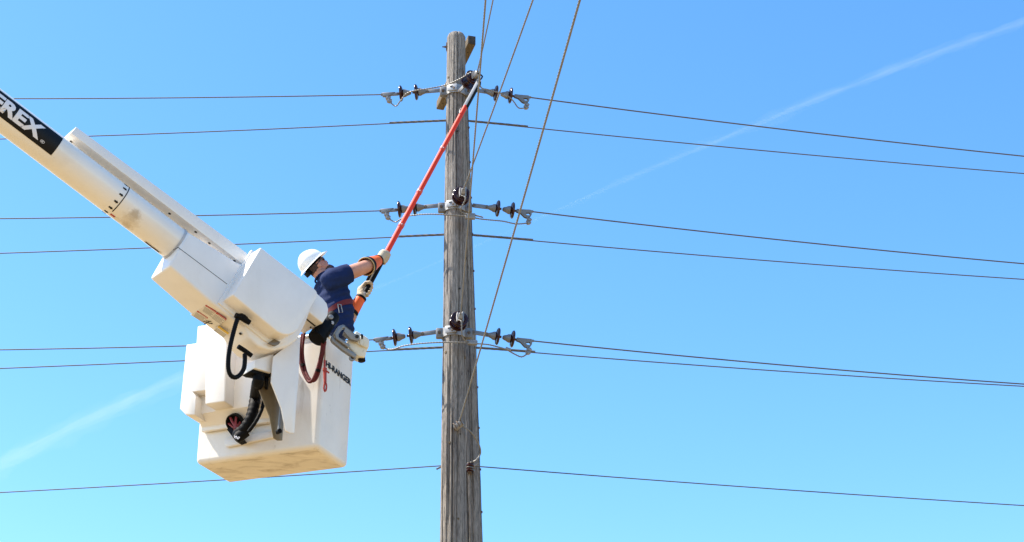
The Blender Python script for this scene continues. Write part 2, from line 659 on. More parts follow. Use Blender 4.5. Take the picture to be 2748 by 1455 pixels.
def make_pole(name, top_px, bot_px, Y, wtop, wbot, m, label, seed):
    a, b_ = at(*top_px, Y), at(*bot_px, Y)
    ra, rb = wtop / 2 / pxm(a), wbot / 2 / pxm(b_)
    d = (b_ - a) / (a.z - b_.z)                 # per metre of drop
    base = a + d * a.z
    root = thing(name, (base.x, base.y, 0), label, 'utility pole', 'weathered wooden poles standing side by side')
    NS, step = 120, .035
    zs, z = [], a.z
    while z > 4.6:
        zs.append(z)
        z -= step
    while z > -.6:
        zs.append(z)
        z -= .3
    bm = B()
    rings = []
    for z in zs:
        t = a.z - z
        c = a + d * t
        r = ra + (rb - ra) * t / (a.z - b_.z)
        ring = []
        for k in range(NS):
            an = 2 * math.pi * k / NS
            q = Vector((math.cos(an), math.sin(an), 0))
            grain = noise.noise(Vector((q.x * 5 + seed, q.y * 5, z * .9))) * .0035 + noise.noise(Vector((q.x * 16 + seed, q.y * 16, z * .35))) * .0035
            groove = noise.noise(Vector((q.x * 9 + seed * 3, q.y * 9, z * .16)))
            grain -= max(0, .06 - abs(groove)) * .07
            for ga, z0_, z1_, dep, wid in GROOVES:
                if z1_ < z < z0_:
                    aw = ga + .10 * noise.noise(Vector((ga * 7 + seed, 0, z * .5))) + .03 * noise.noise(Vector((ga * 9, 3, z * 2.5)))
                    da_ = abs((an - aw + math.pi) % (2 * math.pi) - math.pi) * r
                    if da_ < wid:
                        grain -= dep * (1 - da_ / wid) * min(1, (z0_ - z) * 3, (z - z1_) * 3)
            e = 1 - .16 * max(0, 1 - t / .03) ** 2
            ring.append(bm.verts.new(c + q * (r + grain) * e))
        rings.append(ring)
    for p, q in zip(rings, rings[1:]):
        for k in range(NS):
            j = (k + 1) % NS
            bm.faces.new((p[k], p[j], q[j], q[k]))
    cap = [rings[0]]
    for f_, dz in ((.6, .008), (.25, .012)):
        rr = []
        for k, v in enumerate(rings[0]):
            rr.append(bm.verts.new(a + (v.co - a) * f_ + Vector((0, 0, dz + .006 * noise.noise(v.co * 30)))))
        cap.append(rr)
    for p, q in zip(cap, cap[1:]):
        for k in range(NS):
            j = (k + 1) % NS
            bm.faces.new((p[j], p[k], q[k], q[j]))
    bm.faces.new(cap[-1])
    bm.faces.new(rings[-1])
    obj('shaft', bm, m, root, 50)

    def surf(z, ang):
        t = a.z - z
        r = ra + (rb - ra) * t / (a.z - b_.z)
        q = Vector((math.cos(ang), math.sin(ang), 0))
        return a + d * t, r, q
    return root, surf, a


pole, surf1, ptop = make_pole('utility_pole', (1224.5, 95), (1215.5, 1455), PY, 49, 70, M['wood'],
                              'front weathered grey wooden pole carrying three steel bands and a timber at its top', 1.3)
pole2, surf2, ptop2 = make_pole('utility_pole', (1229.5, 236), (1260, 1455), PY2, 48, 68, M['wood2'],
                                'rear grey wooden pole peeking out at right behind the front pole', 5.1)

# timber arm bolted behind the pole top
A = at(1266, 108, PY + .20)
Bq = atz(1181, 284, A.z)
ax = (Bq - A).normalized()
side = Vector((-ax.y, ax.x, 0))
arm = obj('crossarm', box((A + Bq) / 2, (ax, side, (0, 0, 1)), ((Bq - A).length / 2, .046, .056), .006), M['arm'], pole)
for e_, sgn in ((A, -1), (Bq, 1)):
    bm = box(e_ + ax * sgn * .003, (ax, side, (0, 0, 1)), (.004, .043, .053), .002)
    obj('end_grain', bm, M['endgrain'] if sgn < 0 else M['arm'], arm)
for t_ in (.12, .82, .9):
    p = A.lerp(Bq, t_) - Vector((0, 0, .056))
    obj('bolt_hole', lathe([(-.002, .009), (.002, .009)], p, (0, 0, 1), 12), M['hole'], arm)
# through bolt at the top left of the front pole
c, r, q = surf1(at(1203, 126, PY).z, math.pi)
bm = box(c + q * (r + .004), ((0, 1, 0), (0, 0, 1), q), (.035, .04, .006), .003)
plate = obj('square_washer', bm, M['rusty'], pole)
obj('nut', lathe([(0, .014), (.02, .014), (.02, .008), (.045, .008)], c + q * (r + .008), q, 6), M['rusty'], plate)
# bolt holes and knots on the front pole
for px, py, rr, name in ((1228, 351, .010, 'bolt_hole'), (1208, 345, .013, 'knot'), (1234, 773, .010, 'bolt_hole'), (1239, 833, .009, 'bolt_hole'),
                         (1196, 943, .017, 'knot'), (1253, 952, .020, 'knot'), (1235, 1164, .009, 'bolt_hole'), (1207, 1188, .012, 'knot'), (1203, 202, .015, 'knot'),
                         (1230, 1392, .012, 'knot')):
    z = at(px, py, PY - .11).z
    c, r, _ = surf1(z, 0)
    X = at(px, py, PY - .1).x - c.x
    an = -math.acos(max(-.95, min(.95, X / r)))
    q = Vector((math.cos(an), math.sin(an), 0))
    if name == 'knot':
        obj(name, lathe([(-.01, rr), (.002, rr), (.006, rr * .7), (.004, 0)], c + q * (r - .002), q, 14), M['arm'], pole)
    else:
        obj(name, lathe([(-.01, rr), (.0025, rr)], c + q * r, q, 12), M['hole'], pole)

# ground wire stapled to the right edge of the rear pole
pts = []
z = at(1256, 285, PY2).z
while z > 0:
    c, r, q = surf2(z, -.25)
    pts.append(c + q * (r + .006 + .006 * abs(noise.noise(Vector((0, 0, z * 1.7))))))
    z -= .08
gw = obj('ground_wire', tube(pts, .003, 6), M['black'], pole2)
z = pts[0].z - .3
while z > 5:
    c, r, q = surf2(z, -.25)
    obj('staple', box(c + q * (r + .012), (q, (0, 0, 1), q.cross(Vector((0, 0, 1)))), (.006, .010, .008), .002), M['rusty'], gw)
    z -= .45

# ------------------------------------------------------------------ insulator strings
# shared meshes in local coordinates, x runs from the pole outward, z up, total length 0.63
SL = {}


def local(name, bm, smooth=35.):
    bmesh.ops.recalc_face_normals(bm, faces=bm.faces[:])
    me = bpy.data.meshes.new(name)
    bm.to_mesh(me)
    bm.free()
    me.polygons.foreach_set('use_smooth', [True] * len(me.polygons))
    me.set_sharp_from_angle(angle=R(smooth))
    SL[name] = me
    return me


X3 = ((1, 0, 0), (0, 1, 0), (0, 0, 1))
bm = box((.095, 0, 0), X3, (.085, .006, .022), .003)
local('link', bm).materials.append(M['steel'])
bm = lathe([(-.012, .016), (.012, .016)], (.02, 0, 0), (0, 1, 0), 6)
local('bolt_a', bm).materials.append(M['rusty'])
bm = lathe([(-.014, .014), (.014, .014)], (.165, 0, 0), (0, 1, 0), 6)
local('bolt_b', bm).materials.append(M['rusty'])


def cap_prof(x):
    return lathe([(x, .014), (x + .012, .022), (x + .04, .030), (x + .06, .040), (x + .078, .043), (x + .082, .03)], n=20)


def disc_prof(x):
    return lathe([(x - .002, .03), (x + .006, .05), (x + .012, .072), (x + .022, .083), (x + .03, .084), (x + .036, .079), (x + .03, .066), (x + .036, .056),
                  (x + .028, .045), (x + .034, .034), (x + .03, .022), (x + .05, .012), (x + .065, .012)], n=28)


for i, x in enumerate((.175, .335)):
    local('cap%d' % i, cap_prof(x)).materials.append(M['steel'])
    local('disc%d' % i, disc_prof(x + .082), 60).materials.append(M['porcelain'])
# casting type clamp (left strings)
bm = box((.50, 0, -.002), X3, (.035, .010, .016), .004)
prism3([Vector(p) for p in ((.50, -.014, .018), (.635, -.014, .022), (.635, -.014, -.022), (.585, -.014, -.028), (.54, -.014, -.014))],
       [Vector(p) for p in ((.50, .014, .018), (.635, .014, .022), (.635, .014, -.022), (.585, .014, -.028), (.54, .014, -.014))], .004, 2, bm)
tube([Vector((.56, 0, .004)), Vector((.65, 0, .006))], .016, 10, bm)
local('clamp_cast', bm).materials.append(M['steel'])
# wedge type clamp with an eye (right strings)
bm = B()
for s_ in (-.012, .012):
    outer = [(.485, .018), (.54, .020), (.64, .028), (.655, .012), (.650, -.03), (.635, -.052), (.60, -.066), (.575, -.06), (.53, -.022), (.485, -.012)]
    cx, cz, rx, rz = .612, -.022, .026, .018
    N_ = len(outer)
    ang = [math.atan2(z_ - cz, x_ - cx) for x_, z_ in outer]
    for yy, in ((s_ - .003,), (s_ + .003,)):
        pass
    lay = []
    for yy in (s_ - .003, s_ + .003):
        lay.append(([bm.verts.new((x_, yy, z_)) for x_, z_ in outer], [bm.verts.new((cx + rx * math.cos(a_), yy, cz + rz * math.sin(a_))) for a_ in ang]))
    for i in range(N_):
        j = (i + 1) % N_
        (o0, i0), (o1, i1) = lay
        bm.faces.new((o0[i], o0[j], i0[j], i0[i]))
        bm.faces.new((o1[j], o1[i], i1[i], i1[j]))
        bm.faces.new((o0[j], o0[i], o1[i], o1[j]))
        bm.faces.new((i0[i], i0[j], i1[j], i1[i]))
tube([Vector((.56, 0, .012)), Vector((.67, 0, .018))], .013, 10, bm)
local('clamp_eye', bm).materials.append(M['steel'])


def groove_clamp(c, bm):
    box(c, ((1, .2, .25), (-.2, 1, 0), (-.25, 0, 1)), (.018, .020, .015), .004, bm)
    for y in (-.012, .012):
        lathe([(-.026, .007), (.026, .007)], Vector(c) + Vector((0, y, 0)), (1, 0, .1), 6, bm)
    box(Vector(c) + Vector((-.004, 0, .014)), X3, (.024, .012, .005), .002, bm)
    return bm


local('connector0', groove_clamp((.578, 0, -.048), B())).materials.append(M['alu'])
local('connector1', groove_clamp((.566, 0, -.082), B())).materials.append(M['alu'])
local('connector2', groove_clamp((.628, 0, -.082), B())).materials.append(M['alu'])
local('connector3', groove_clamp((.622, 0, -.116), B())).materials.append(M['alu'])
# bolted quadrant clamp (front strings)
bm = box((.47, 0, 0), X3, (.03, .012, .016), .004)
prism3([Vector(p) for p in ((.46, -.018, .03), (.56, -.018, .035), (.60, -.018, .01), (.56, -.018, -.03), (.49, -.018, -.035))],
       [Vector(p) for p in ((.46, .018, .03), (.56, .018, .035), (.60, .018, .01), (.56, .018, -.03), (.49, .018, -.035))], .007, 2, bm)
for x in (.49, .52, .55):
    tube([Vector((x, -.026, .04)), Vector((x, -.03, 0)), Vector((x, -.026, -.045))], .006, 6, bm)
    lathe([(-.05, .008), (.05, .008)], (x, .024, 0), (0, 0, 1), 6, bm)
    lathe([(.03, .012), (.044, .012)], (x, .024, 0), (0, 0, 1), 6, bm)
local('clamp_quad', bm).materials.append(M['alu'])

STR = {}


def string(key, Apx, Epx, clamp, label, group, stretch=None):
    A_, E_ = at(*Apx), at(*Epx)
    x = (E_ - A_).normalized()
    y = Vector((0, 0, 1)).cross(x).normalized()
    z = x.cross(y)
    s = (E_ - A_).length / .63
    root = bpy.data.objects.new('insulator_string', None)
    COL.objects.link(root)
    root.empty_display_size = .1
    m = Matrix((x, y, z)).transposed().to_4x4()
    m.translation = A_
    root.matrix_world = m @ Matrix.Diagonal((s, 1.08, 1.08, 1))
    tag(root, label, 'insulator', group)

    def put(mesh, name, par=root):
        o = bpy.data.objects.new(name, SL[mesh])
        COL.objects.link(o)
        o.parent = par
        return o
    lk = put('link', 'link_strap')
    put('bolt_a', 'bolt', lk)
    put('bolt_b', 'bolt', lk)
    for i in (0, 1):
        put('cap%d' % i, 'insulator_cap')
        put('disc%d' % i, 'porcelain_disc')
    cl = put({'c': 'clamp_cast', 'e': 'clamp_eye', 'q': 'clamp_quad'}[clamp], 'strain_clamp')
    if clamp == 'c':
        put('connector0', 'connector', cl)
        put('connector1', 'connector', cl)
    if clamp == 'e':
        put('connector2', 'connector', cl)
        put('connector3', 'connector', cl)
    STR[key] = (A_, E_, x, root.matrix_world.copy())
    return root


def spt(key, x, y, z):
    return STR[key][3] @ Vector((x, y, z))


GL, GR, GF = 'insulator strings pulling left', 'insulator strings pulling right', 'insulator strings facing the camera'
string('L1', (1189, 242, PY - .02), (1028, 255, PY + .03), 'c', 'topmost left brown disc string with its lead looping up to the front insulator', GL)
string('L2', (1184, 551, PY - .02), (1024, 567, PY + .03), 'c', 'middle left brown disc string crossed by the red stick', GL)
string('L3', (1179, 890, PY - .02), (1008, 913, PY + .03), 'c', 'lowest left brown disc string ending beside the bucket', GL)
string('R1', (1262, 240, PY - .02), (1415, 264, PY + .12), 'e', 'topmost right brown disc string under the timber arm', GR)
string('R2', (1266, 551, PY - .02), (1421, 571, PY + .12), 'e', 'middle right brown disc string with an eyed clamp and sagging lead below', GR)
string('R3', (1265, 891, PY - .02), (1422, 918, PY + .12), 'e', 'lowest right brown disc string with an eyed clamp above the twin wires', GR)
string('F1', (1231, 246, PY - .13), (1286, 192, PY - .47), 'q', 'topmost front disc string on the pole, reached by the red stick', GF)
string('F2', (1228, 551, PY - .13), (1245, 508, PY - .47), 'q', 'middle front disc string on the pole, beside the slanting wire', GF)
string('F3', (1222, 890, PY - .13), (1238, 842, PY - .47), 'q', 'lowest front disc string on the pole, at the bucket rim height', GF)

# steel bands round the front pole with two ears each
for py, Lk, Rk in ((238, 'L1', 'R1'), (550, 'L2', 'R2'), (888, 'L3', 'R3')):
    z = at(1225, py, PY - .1).z
    bm = B()
    rows = []
    for dz, dr in ((-.052, .006), (-.05, .012), (.05, .012), (.052, .006)):
        c, r, _ = surf1(z + dz, 0)
        rows.append([bm.verts.new(c + Vector((math.cos(k * math.pi / 20), math.sin(k * math.pi / 20), 0)) * (r + dr)) for k in range(40)])
    for p, q in zip(rows, rows[1:]):
        for k in range(40):
            bm.faces.new((p[k], p[(k + 1) % 40], q[(k + 1) % 40], q[k]))
    band = obj('pole_band', bm, M['band'], pole)
    c, r, _ = surf1(z, 0)
    for sx in (-1, 1):
        e0 = c + Vector((sx * (r + .012), -.03, 0))
        bm = box(e0 + Vector((sx * .018, 0, 0)), X3, (.040, .030, .056), .014)
        ear = obj('band_ear', bm, M['steel'], band)
        obj('bolt', lathe([(0, .017), (.016, .017), (.016, .010), (.026, .010)], e0 + Vector((sx * .022, -.029, 0)), (0, -1, 0), 6), M['rusty'], ear)
    pl = c + Vector((-.035, -(r + .012), .005))
    bm = box(pl, ((.95, -.3, 0), (.3, .95, 0), (0, 0, 1)), (.055, .008, .040), .005)
    fp = obj('band_plate', bm, M['band'], band)
    obj('slot', box(pl + Vector((-.012, -.007, .012)), ((.95, -.3, 0), (.3, .95, 0), (0, 0, 1)), (.016, .004, .005), .002), M['hole'], fp)
    obj('bolt', lathe([(0, .012), (.02, .012)], pl + Vector((.02, -.004, -.012)), (-.3, -.95, 0), 6), M['rusty'], fp)


# ------------------------------------------------------------------ overhead wires
def conductor(pts, r, label, group, lobes=0, step=.5, pitch=.16, mt='wire', n=None):
    P = resample(pts, step)
    root = thing('conductor', P[0], label, 'wire', group)
    obj('strand', tube(P, r, n or (12 if lobes else 8), lobes=lobes, pitch=pitch), M[mt], root, 60)
    return root


def run_out(P0, P1, length, sag):
    """wire from P0 through P1 and on, hanging a little"""
    d = (P1 - P0)
    Lp = d.length
    u = d.normalized()
    out = []
    n_ = 24
    for i in range(n_ + 1):
        t = (i / n_) ** 1.6 * length
        p = P0 + u * t
        k = t / Lp
        p.z += sag * (k * k - k)
        out.append(p)
    return out


GW = 'wires leaving left', 'wires leaving right', 'wires passing behind the poles', 'wires coming toward the camera'
for key, px, lab in (('L1', (50, 265), 'topmost wire leaving left from the upper insulators, above the boom'),
                     ('L2', (0, 587), 'middle wire leaving left from the insulators crossed by the red stick'),
                     ('L3', (0, 939), 'low wire leaving left from the lowest insulators, vanishing behind the white bucket')):
    P0 = spt(key, .63, 0, .005)
    P1 = at(*px, PY + .45)
    conductor(run_out(P0, P1, 28, .05), .0068, lab, GW[0])
for key, px, lab in (('R1', (2748, 419.5), 'topmost wire leaving right from the upper insulators'),
                     ('R2', (2748, 708), 'third wire down on the right, leaving the middle insulators'),
                     ('R3', (2748, 1031), 'fifth wire down on the right, leaving the lowest insulators')):
    P0 = spt(key, .66, 0, .016)
    conductor(run_out(P0, atz(*px, P0.z), 60, .10), .0078, lab, GW[1])
for lp, mp_, rp_, a0, a1, lab in (
        ((230, 366), (1230, 322), (2748, 466), (1043, 331), (1418, 341), 'upper through wire behind both poles, sheathed in grey rods, second from the top'),
        ((0, 680), (1232, 628), (2748, 750), (1070, 634), (1432, 646), 'middle through wire behind both poles, passing over the man\'s red stick level'),
        ((0, 989), (1234, 930), (2748, 1037), (1045, 940), (1438, 944), 'lowest through wire behind both poles, just under the lowest insulators')):
    Yb = PY2 + .135
    Pm = at(*mp_, Yb)
    Pl = at(*lp, Yb + .45)
    Pr = atz(*rp_, Pm.z)
    left = run_out(Pm, Pl, 28, .05)
    right = run_out(Pm, Pr, 60, .10)
    pts = left[::-1] + right[1:]
    root = conductor(pts, .0068, lab, GW[2])
    # armour rods
    ua, ub = (Pl - Pm).normalized(), (Pr - Pm).normalized()
    la, lb = (at(*a0, Yb) - Pm).length, (at(*a1, Yb + .1) - Pm).length
    rod = [Pm + ua * t for t in (la, la * .5, .1)] + [Pm] + [Pm + ub * t for t in (.1, lb * .5, lb)]
    obj('armour_rod', tube(resample(rod, .03), .0125, 12, lobes=6, pitch=.5), M['wire'], root)
# neutral low down, tied to the spool
Pm = at(1254, 1250, PY2 - .15)
Pn = at(1184, 1250, PY2 + .0)
right = run_out(Pm + Vector((.02, 0, 0)), atz(2748, 1357, Pm.z), 60, .06)
conductor(right, .0062, 'lowest wire leaving right from the small brown spool', GW[1])
left = run_out(at(1200, 1249, PY2 + .1), at(0, 1322, PY2 + .6), 28, .04)
conductor(left, .0062, 'lowest wire leaving left, passing under the bucket', GW[0])
bm = tube([at(1191, 1252, PY2 + .05), at(1180, 1255, PY2), at(1172, 1259, PY2 - .02)], .010, 8)
tag(obj('wire_tail', bm, M['steel']), 'short bent wire end poking out left of the front pole', 'wire end')

# wires that come over the camera
for key, P0, top, lab, r in (
        ('F3', None, (1303, 0), 'nearly vertical twisted wire dropping to the lowest front insulators', .0072),
        ('F1', None, (1323, 0), 'short slanting wire dropping to the topmost front insulators', .0075),
        ('F2', None, (1430, 0), 'slanting wire dropping to the middle front insulators', .0080),
        (None, (1232, 1134, PY - .13), (1556, 0), 'rightmost steep twisted wire dropping to the clamp low on the pole', .0078)):
    P0 = spt(key, .57, 0, .01) if key else at(*P0)
    P1 = atz(*top, P0.z)
    d = (P1 - P0)
    pts = []
    for i in range(60):
        t = i / 59 * (d.length * 1.0 + 12)
        p = P0 + d.normalized() * t
        k = t / d.length
        p.z += .06 * (k * k - k)
        pts.append(p)
    conductor(pts, r, lab, GW[3], lobes=6, step=.03, pitch=.22, mt='jumper')


def jumper(pts, lab, r=.0075, conn=None, mt='jumper'):
    P = resample(pts, .02)
    root = thing('jumper_wire', P[0], lab, 'jumper wire', 'bare leads linking the insulator clamps')
    obj('strand', tube(P, r, 10, lobes=5, pitch=.15), M[mt], root, 60)
    for c_, ax_, hl in conn or ():
        obj('sleeve', box(c_, ax_, hl, .006), M['alu'], root)
    return root


J = lambda *a: [at(x, y, Y) for x, y, Y in a]
jumper([spt('L1', .566, 0, -.085)] + J((1062, 285, PY), (1075, 270, PY - .06), (1090, 252, PY - .12), (1110, 244, PY - .16), (1150, 238, PY - .2), (1190, 230, PY - .22), (1230, 214, PY - .34), (1264, 194, PY - .45)),
       'pale lead curving from the topmost left clamp up across the pole')
jumper([spt('R1', .622, 0, -.118)] + J((1392, 290, PY + .02), (1378, 272, PY - .05), (1364, 259, PY - .1), (1345, 251, PY - .14), (1310, 241, PY - .2), (1292, 236, PY - .3), (1284, 216, PY - .42)),
       'lead looping from the topmost right clamp back to the stick head', conn=[(at(1352, 256, PY - .12), ((1, 0, -.3), (0, 1, 0), (.3, 0, 1)), (.035, .012, .012))])
c2 = at(1262, 581, PY - .22)
jumper([spt('L2', .566, 0, -.085)] + J((1061, 596, PY), (1075, 588, PY - .06), (1100, 579, PY - .12), (1150, 575, PY - .2), (1200, 577, PY - .24)) + [c2],
       'pale lead arching from the middle left clamp to a square connector', conn=[(c2, ((1, 0, -.05), (0, 1, 0), (.05, 0, 1)), (.052, .02, .032))])
jumper([c2 + Vector((.04, 0, -.015))] + J((1290, 588, PY - .2), (1320, 591, PY - .12), (1350, 594, PY - .05), (1385, 601, PY + .05)) + [spt('R2', .622, 0, -.118)],
       'thin lead from the square connector to the middle right clamp')
jumper([spt('F2', .50, -.02, -.03)] + J((1249, 530, PY - .44), (1244, 546, PY - .4), (1236, 560, PY - .36), (1238, 569, PY - .32)) + [c2 + Vector((-.03, 0, .02))],
       'short curled lead hanging from the middle front clamp')
bmx = jumper([c2 + Vector((.04, 0, .016)), c2 + Vector((.08, 0, .006)), c2 + Vector((.135, 0, -.012))], 'stub wire sticking out right of the square connector', r=.009)
c3 = at(1268, 920, PY - .22)
jumper([spt('L3', .566, 0, -.085)] + J((1044, 938, PY), (1060, 936, PY - .05), (1085, 928, PY - .12), (1130, 922, PY - .18), (1180, 919, PY - .22), (1225, 919, PY - .24)) + [c3],
       'pale lead arching from the lowest left clamp to a rounded sleeve', conn=[(c3, ((1, 0, -.05), (0, 1, 0), (.05, 0, 1)), (.05, .02, .024))])
jumper([c3 + Vector((.04, 0, -.01))] + J((1310, 925, PY - .15), (1335, 931, PY - .08), (1358, 938, PY), (1380, 950, PY + .06), (1400, 958, PY + .1)) + [spt('R3', .622, 0, -.118)],
       'lead with a small splice running from the rounded sleeve to the lowest right clamp', conn=[(at(1364, 937, PY), ((1, 0, -.4), (0, 1, 0), (.4, 0, 1)), (.03, .012, .014))])
jumper([spt('F3', .50, -.02, -.03)] + J((1238, 862, PY - .44), (1239, 890, PY - .4), (1242, 905, PY - .36), (1248, 914, PY - .3)) + [c3 + Vector((-.03, 0, .01))],
       'short lead hanging from the lowest front clamp')

# lower dead end: clamp bolted to the front pole, loop down to the spool on the rear pole
cpt = at(1231, 1142, PY - .16)
dead = thing('dead_end_clamp', cpt, 'grey bolted clamp low on the front pole holding the rightmost wire', 'clamp')
bm = box(cpt, ((.75, -.3, .6), (.3, .9, 0), (-.6, 0, .75)), (.05, .022, .026), .008)
obj('body', bm, M['alu'], dead)
for k in range(3):
    p = cpt + Vector((-.035 + .03 * k, -.012, -.02 + .022 * k))
    obj('u_bolt', tube([p + Vector((-.02, -.02, .03)), p + Vector((-.005, -.04, .01)), p + Vector((.02, -.02, -.03))], .006, 6), M['rusty'], dead)
obj('bracket', box(cpt + Vector((-.03, .05, -.01)), X3, (.02, .045, .02), .004), M['rusty'], dead)
jumper([cpt + Vector((.03, 0, .0))] + J((1262, 1158, PY - .1), (1278, 1180, PY + .05), (1288, 1202, PY + .25), (1288, 1220, PY + .4), (1276, 1236, PY2 - .2), (1252, 1245, PY2 - .17)),
       'pale lead bowing out right from the low clamp down to the spool', r=.008)
sp = at(1261, 1256, PY2 - .16)
spool = thing('spool_insulator', sp, 'small brown spool insulator on the rear pole tying the lowest wire', 'insulator')
obj('spool', lathe([(-.04, .03), (-.034, .042), (-.022, .044), (-.01, .03), (.01, .03), (.022, .044), (.034, .042), (.04, .03)], sp, (0, 0, 1), 20), M['porcelain'], spool)
bm = box(sp + Vector((0, .03, .048)), X3, (.018, .06, .004), .002)
box(sp + Vector((0, .03, -.048)), X3, (.018, .06, .004), .002, bm)
lathe([(-.06, .008), (.06, .008)], sp, (0, 0, 1), 8, bm)
obj('clevis', bm, M['rusty'], spool)
loop = [sp + Vector((math.cos(a_) * .036, math.sin(a_) * .036, .004 * math.sin(a_ * 2))) for a_ in [i * .35 for i in range(18)]]
obj('tie_wire', tube(loop + [sp + Vector((.07, -.03, .03)), sp + Vector((.1, -.03, .045))], .005, 6), M['jumper'], spool)

# ------------------------------------------------------------------ aerial lift: boom, tip housing, bucket
PSI = 40.0
BO = at(740, 930, 13.25)
BF = Frame(BO, (math.cos(R(PSI)), math.sin(R(PSI)), 0), (math.sin(R(PSI)), -math.cos(R(PSI)), 0))
lift = thing('aerial_lift', (BO.x, BO.y, BO.z - 1.6), 'white boom and bucket of an aerial lift with black lettered sign and hoses', 'aerial lift')
HW = .168

# boom tube
c0, c1 = BF.px((318, 540)), BF.px((2, 300))
bax = (c0 - c1).normalized()                       # toward the tip
c_in = c0 + bax * .75
c_out = c1 - bax * 5.0
RT = .150
prof = [(0, RT + .02), (.0, RT)] + [(i * .1, RT) for i in range(1, 90) if i * .1 < (c_in - c_out).length] + [((c_in - c_out).length, RT)]
boom = obj('boom_tube', lathe(prof[1:], c_out, bax, 64), M['tube'], lift)
bu = (Vector((0, 0, 1)) - bax * bax.z).normalized()   # up-ish across the tube
bv = bax.cross(bu)
if bv.dot(CAM - c0) < 0:
    bv = -bv


def cyl(t, a, dr=0.):
    """point on the tube: t metres from c1 toward the tip, angle a from the camera side toward the top"""
    return c1 + bax * t + (bv * math.cos(a) + bu * math.sin(a)) * (RT + dr)


def cyl_px(px, py):
    d = ray(px, py)
    o = CAM - c1
    dd, oo = d - bax * d.dot(bax), o - bax * o.dot(bax)
    a_, b_, c_ = dd.dot(dd), 2 * dd.dot(oo), oo.dot(oo) - RT * RT
    disc = b_ * b_ - 4 * a_ * c_
    s = (-b_ - math.sqrt(max(0, disc))) / (2 * a_)
    p = CAM + d * s - c1
    t = p.dot(bax)
    q = p - bax * t
    return t, math.atan2(q.dot(bu), q.dot(bv))


def cyl_patch(t0, t1, a0, a1, dr, bm=None, nt_=2, na=10):
    bm = bm if bm is not None else B()
    lay = []
    for d in (dr, -.004):
        lay.append([[bm.verts.new(cyl(t0 + (t1 - t0) * i / nt_, a0 + (a1 - a0) * j / na, d)) for j in range(na + 1)] for i in range(nt_ + 1)])
    for i in range(nt_):
        for j in range(na):
            for l in lay:
                bm.faces.new((l[i][j], l[i + 1][j], l[i + 1][j + 1], l[i][j + 1]))
    for j in range(na):
        for i in (0, nt_):
            bm.faces.new((lay[0][i][j], lay[0][i][j + 1], lay[1][i][j + 1], lay[1][i][j]))
    for i in range(nt_):
        for j in (0, na):
            bm.faces.new((lay[0][i][j], lay[0][i + 1][j], lay[1][i + 1][j], lay[1][i][j]))
    return bm


# black sign with the maker's lettering
tr, atop = cyl_px(169, 372.5)
tb, abot = cyl_px(137, 417)
t1_ = (tr + tb) / 2
sign = obj('sign_panel', cyl_patch(t1_ - 1.02, t1_, abot, atop, .003, nt_=4, na=14), M['blackpaint'], boom, 20)


def cyl_text(s, t0, t1, a0, a1, dr, m, par, bold=.0):
    b = text2d(s, 1.0, bold, cuts=8)
    for v in b.verts:
        v.co = cyl(t0 + (t1 - t0) * v.co.x, a0 + (a1 - a0) * v.co.y, dr)
    return obj('lettering', b, m, par, 0)


tX, aX = cyl_px(*Z1((300, 385))[0])
span = .86
m_ = abot + (atop - abot) * .17, abot + (atop - abot) * .80
cyl_text('TEREX', t1_ - .160 - .63, t1_ - .160, m_[0], m_[1], .0055, M['letter'], sign, .045)
cyl_text('\u00ae', t1_ - .145, t1_ - .105, m_[0], m_[0] + .17, .0055, M['letter'], sign, .0)

# isolation line with its row of arrows
tl0, al0 = cyl_px(346, 503)
tl1, al1 = cyl_px(288, 577)
tl = (tl0 + tl1) / 2
line = obj('isolation_line', cyl_patch(tl - .004, tl + .004, -1.35, 1.2, .002, nt_=1, na=30), M['blackpaint'], boom, 20)
for k in range(7):
    a_ = al1 + (al0 - al1) * k / 6
    b = B()
    shp = [(-.052, .05), (-.030, .05), (-.030, .09), (-.012, 0), (-.030, -.09), (-.030, -.05), (-.052, -.05)]
    f_ = [b.verts.new(cyl(tl + x, a_ + y, .003)) for x, y in shp]
    q_ = [b.verts.new(cyl(tl + x, a_ + y, -.002)) for x, y in shp]
    b.faces.new(f_)
    for i in range(7):
        b.faces.new((f_[i], f_[(i + 1) % 7], q_[(i + 1) % 7], q_[i]))
    obj('arrow_mark', b, M['blackpaint'], line, 0)
t_, a_ = cyl_px(300, 577)
dp = obj('warning_decal', cyl_patch(t_ - .02, t_ + .09, a_ - .20, a_ + .12, .002, nt_=2), M['decalpaper'], boom)
obj('decal_header', cyl_patch(t_ - .015, t_ + .03, a_ - .04, a_ + .10, .004), M['decalred'], dp)
# torn decal residue and the dark plate on the underside
for (px, py), rad_, col_ in (((361, 577), .065, (.17, .12, .075)), ((338, 606), .07, (.36, .26, .14)), ((350, 592), .11, (.50, .41, .28))):
    t_, a_ = cyl_px(px, py)
    add_spot(M['tube'], cyl(t_, a_) - ORG[lift.name], rad_, col_)
ta, aa = cyl_px(390, 650)
tb_, ab = cyl_px(428, 676)
obj('data_plate', cyl_patch(ta - .01, tb_ + .02, (aa + ab) / 2 - .10, (aa + ab) / 2 + .13, .003, nt_=4), M['soot'], boom)
obj('data_plate', cyl_patch(ta, tb_, (aa + ab) / 2 - .05, (aa + ab) / 2 + .09, .005, nt_=4), M['hole'], boom)

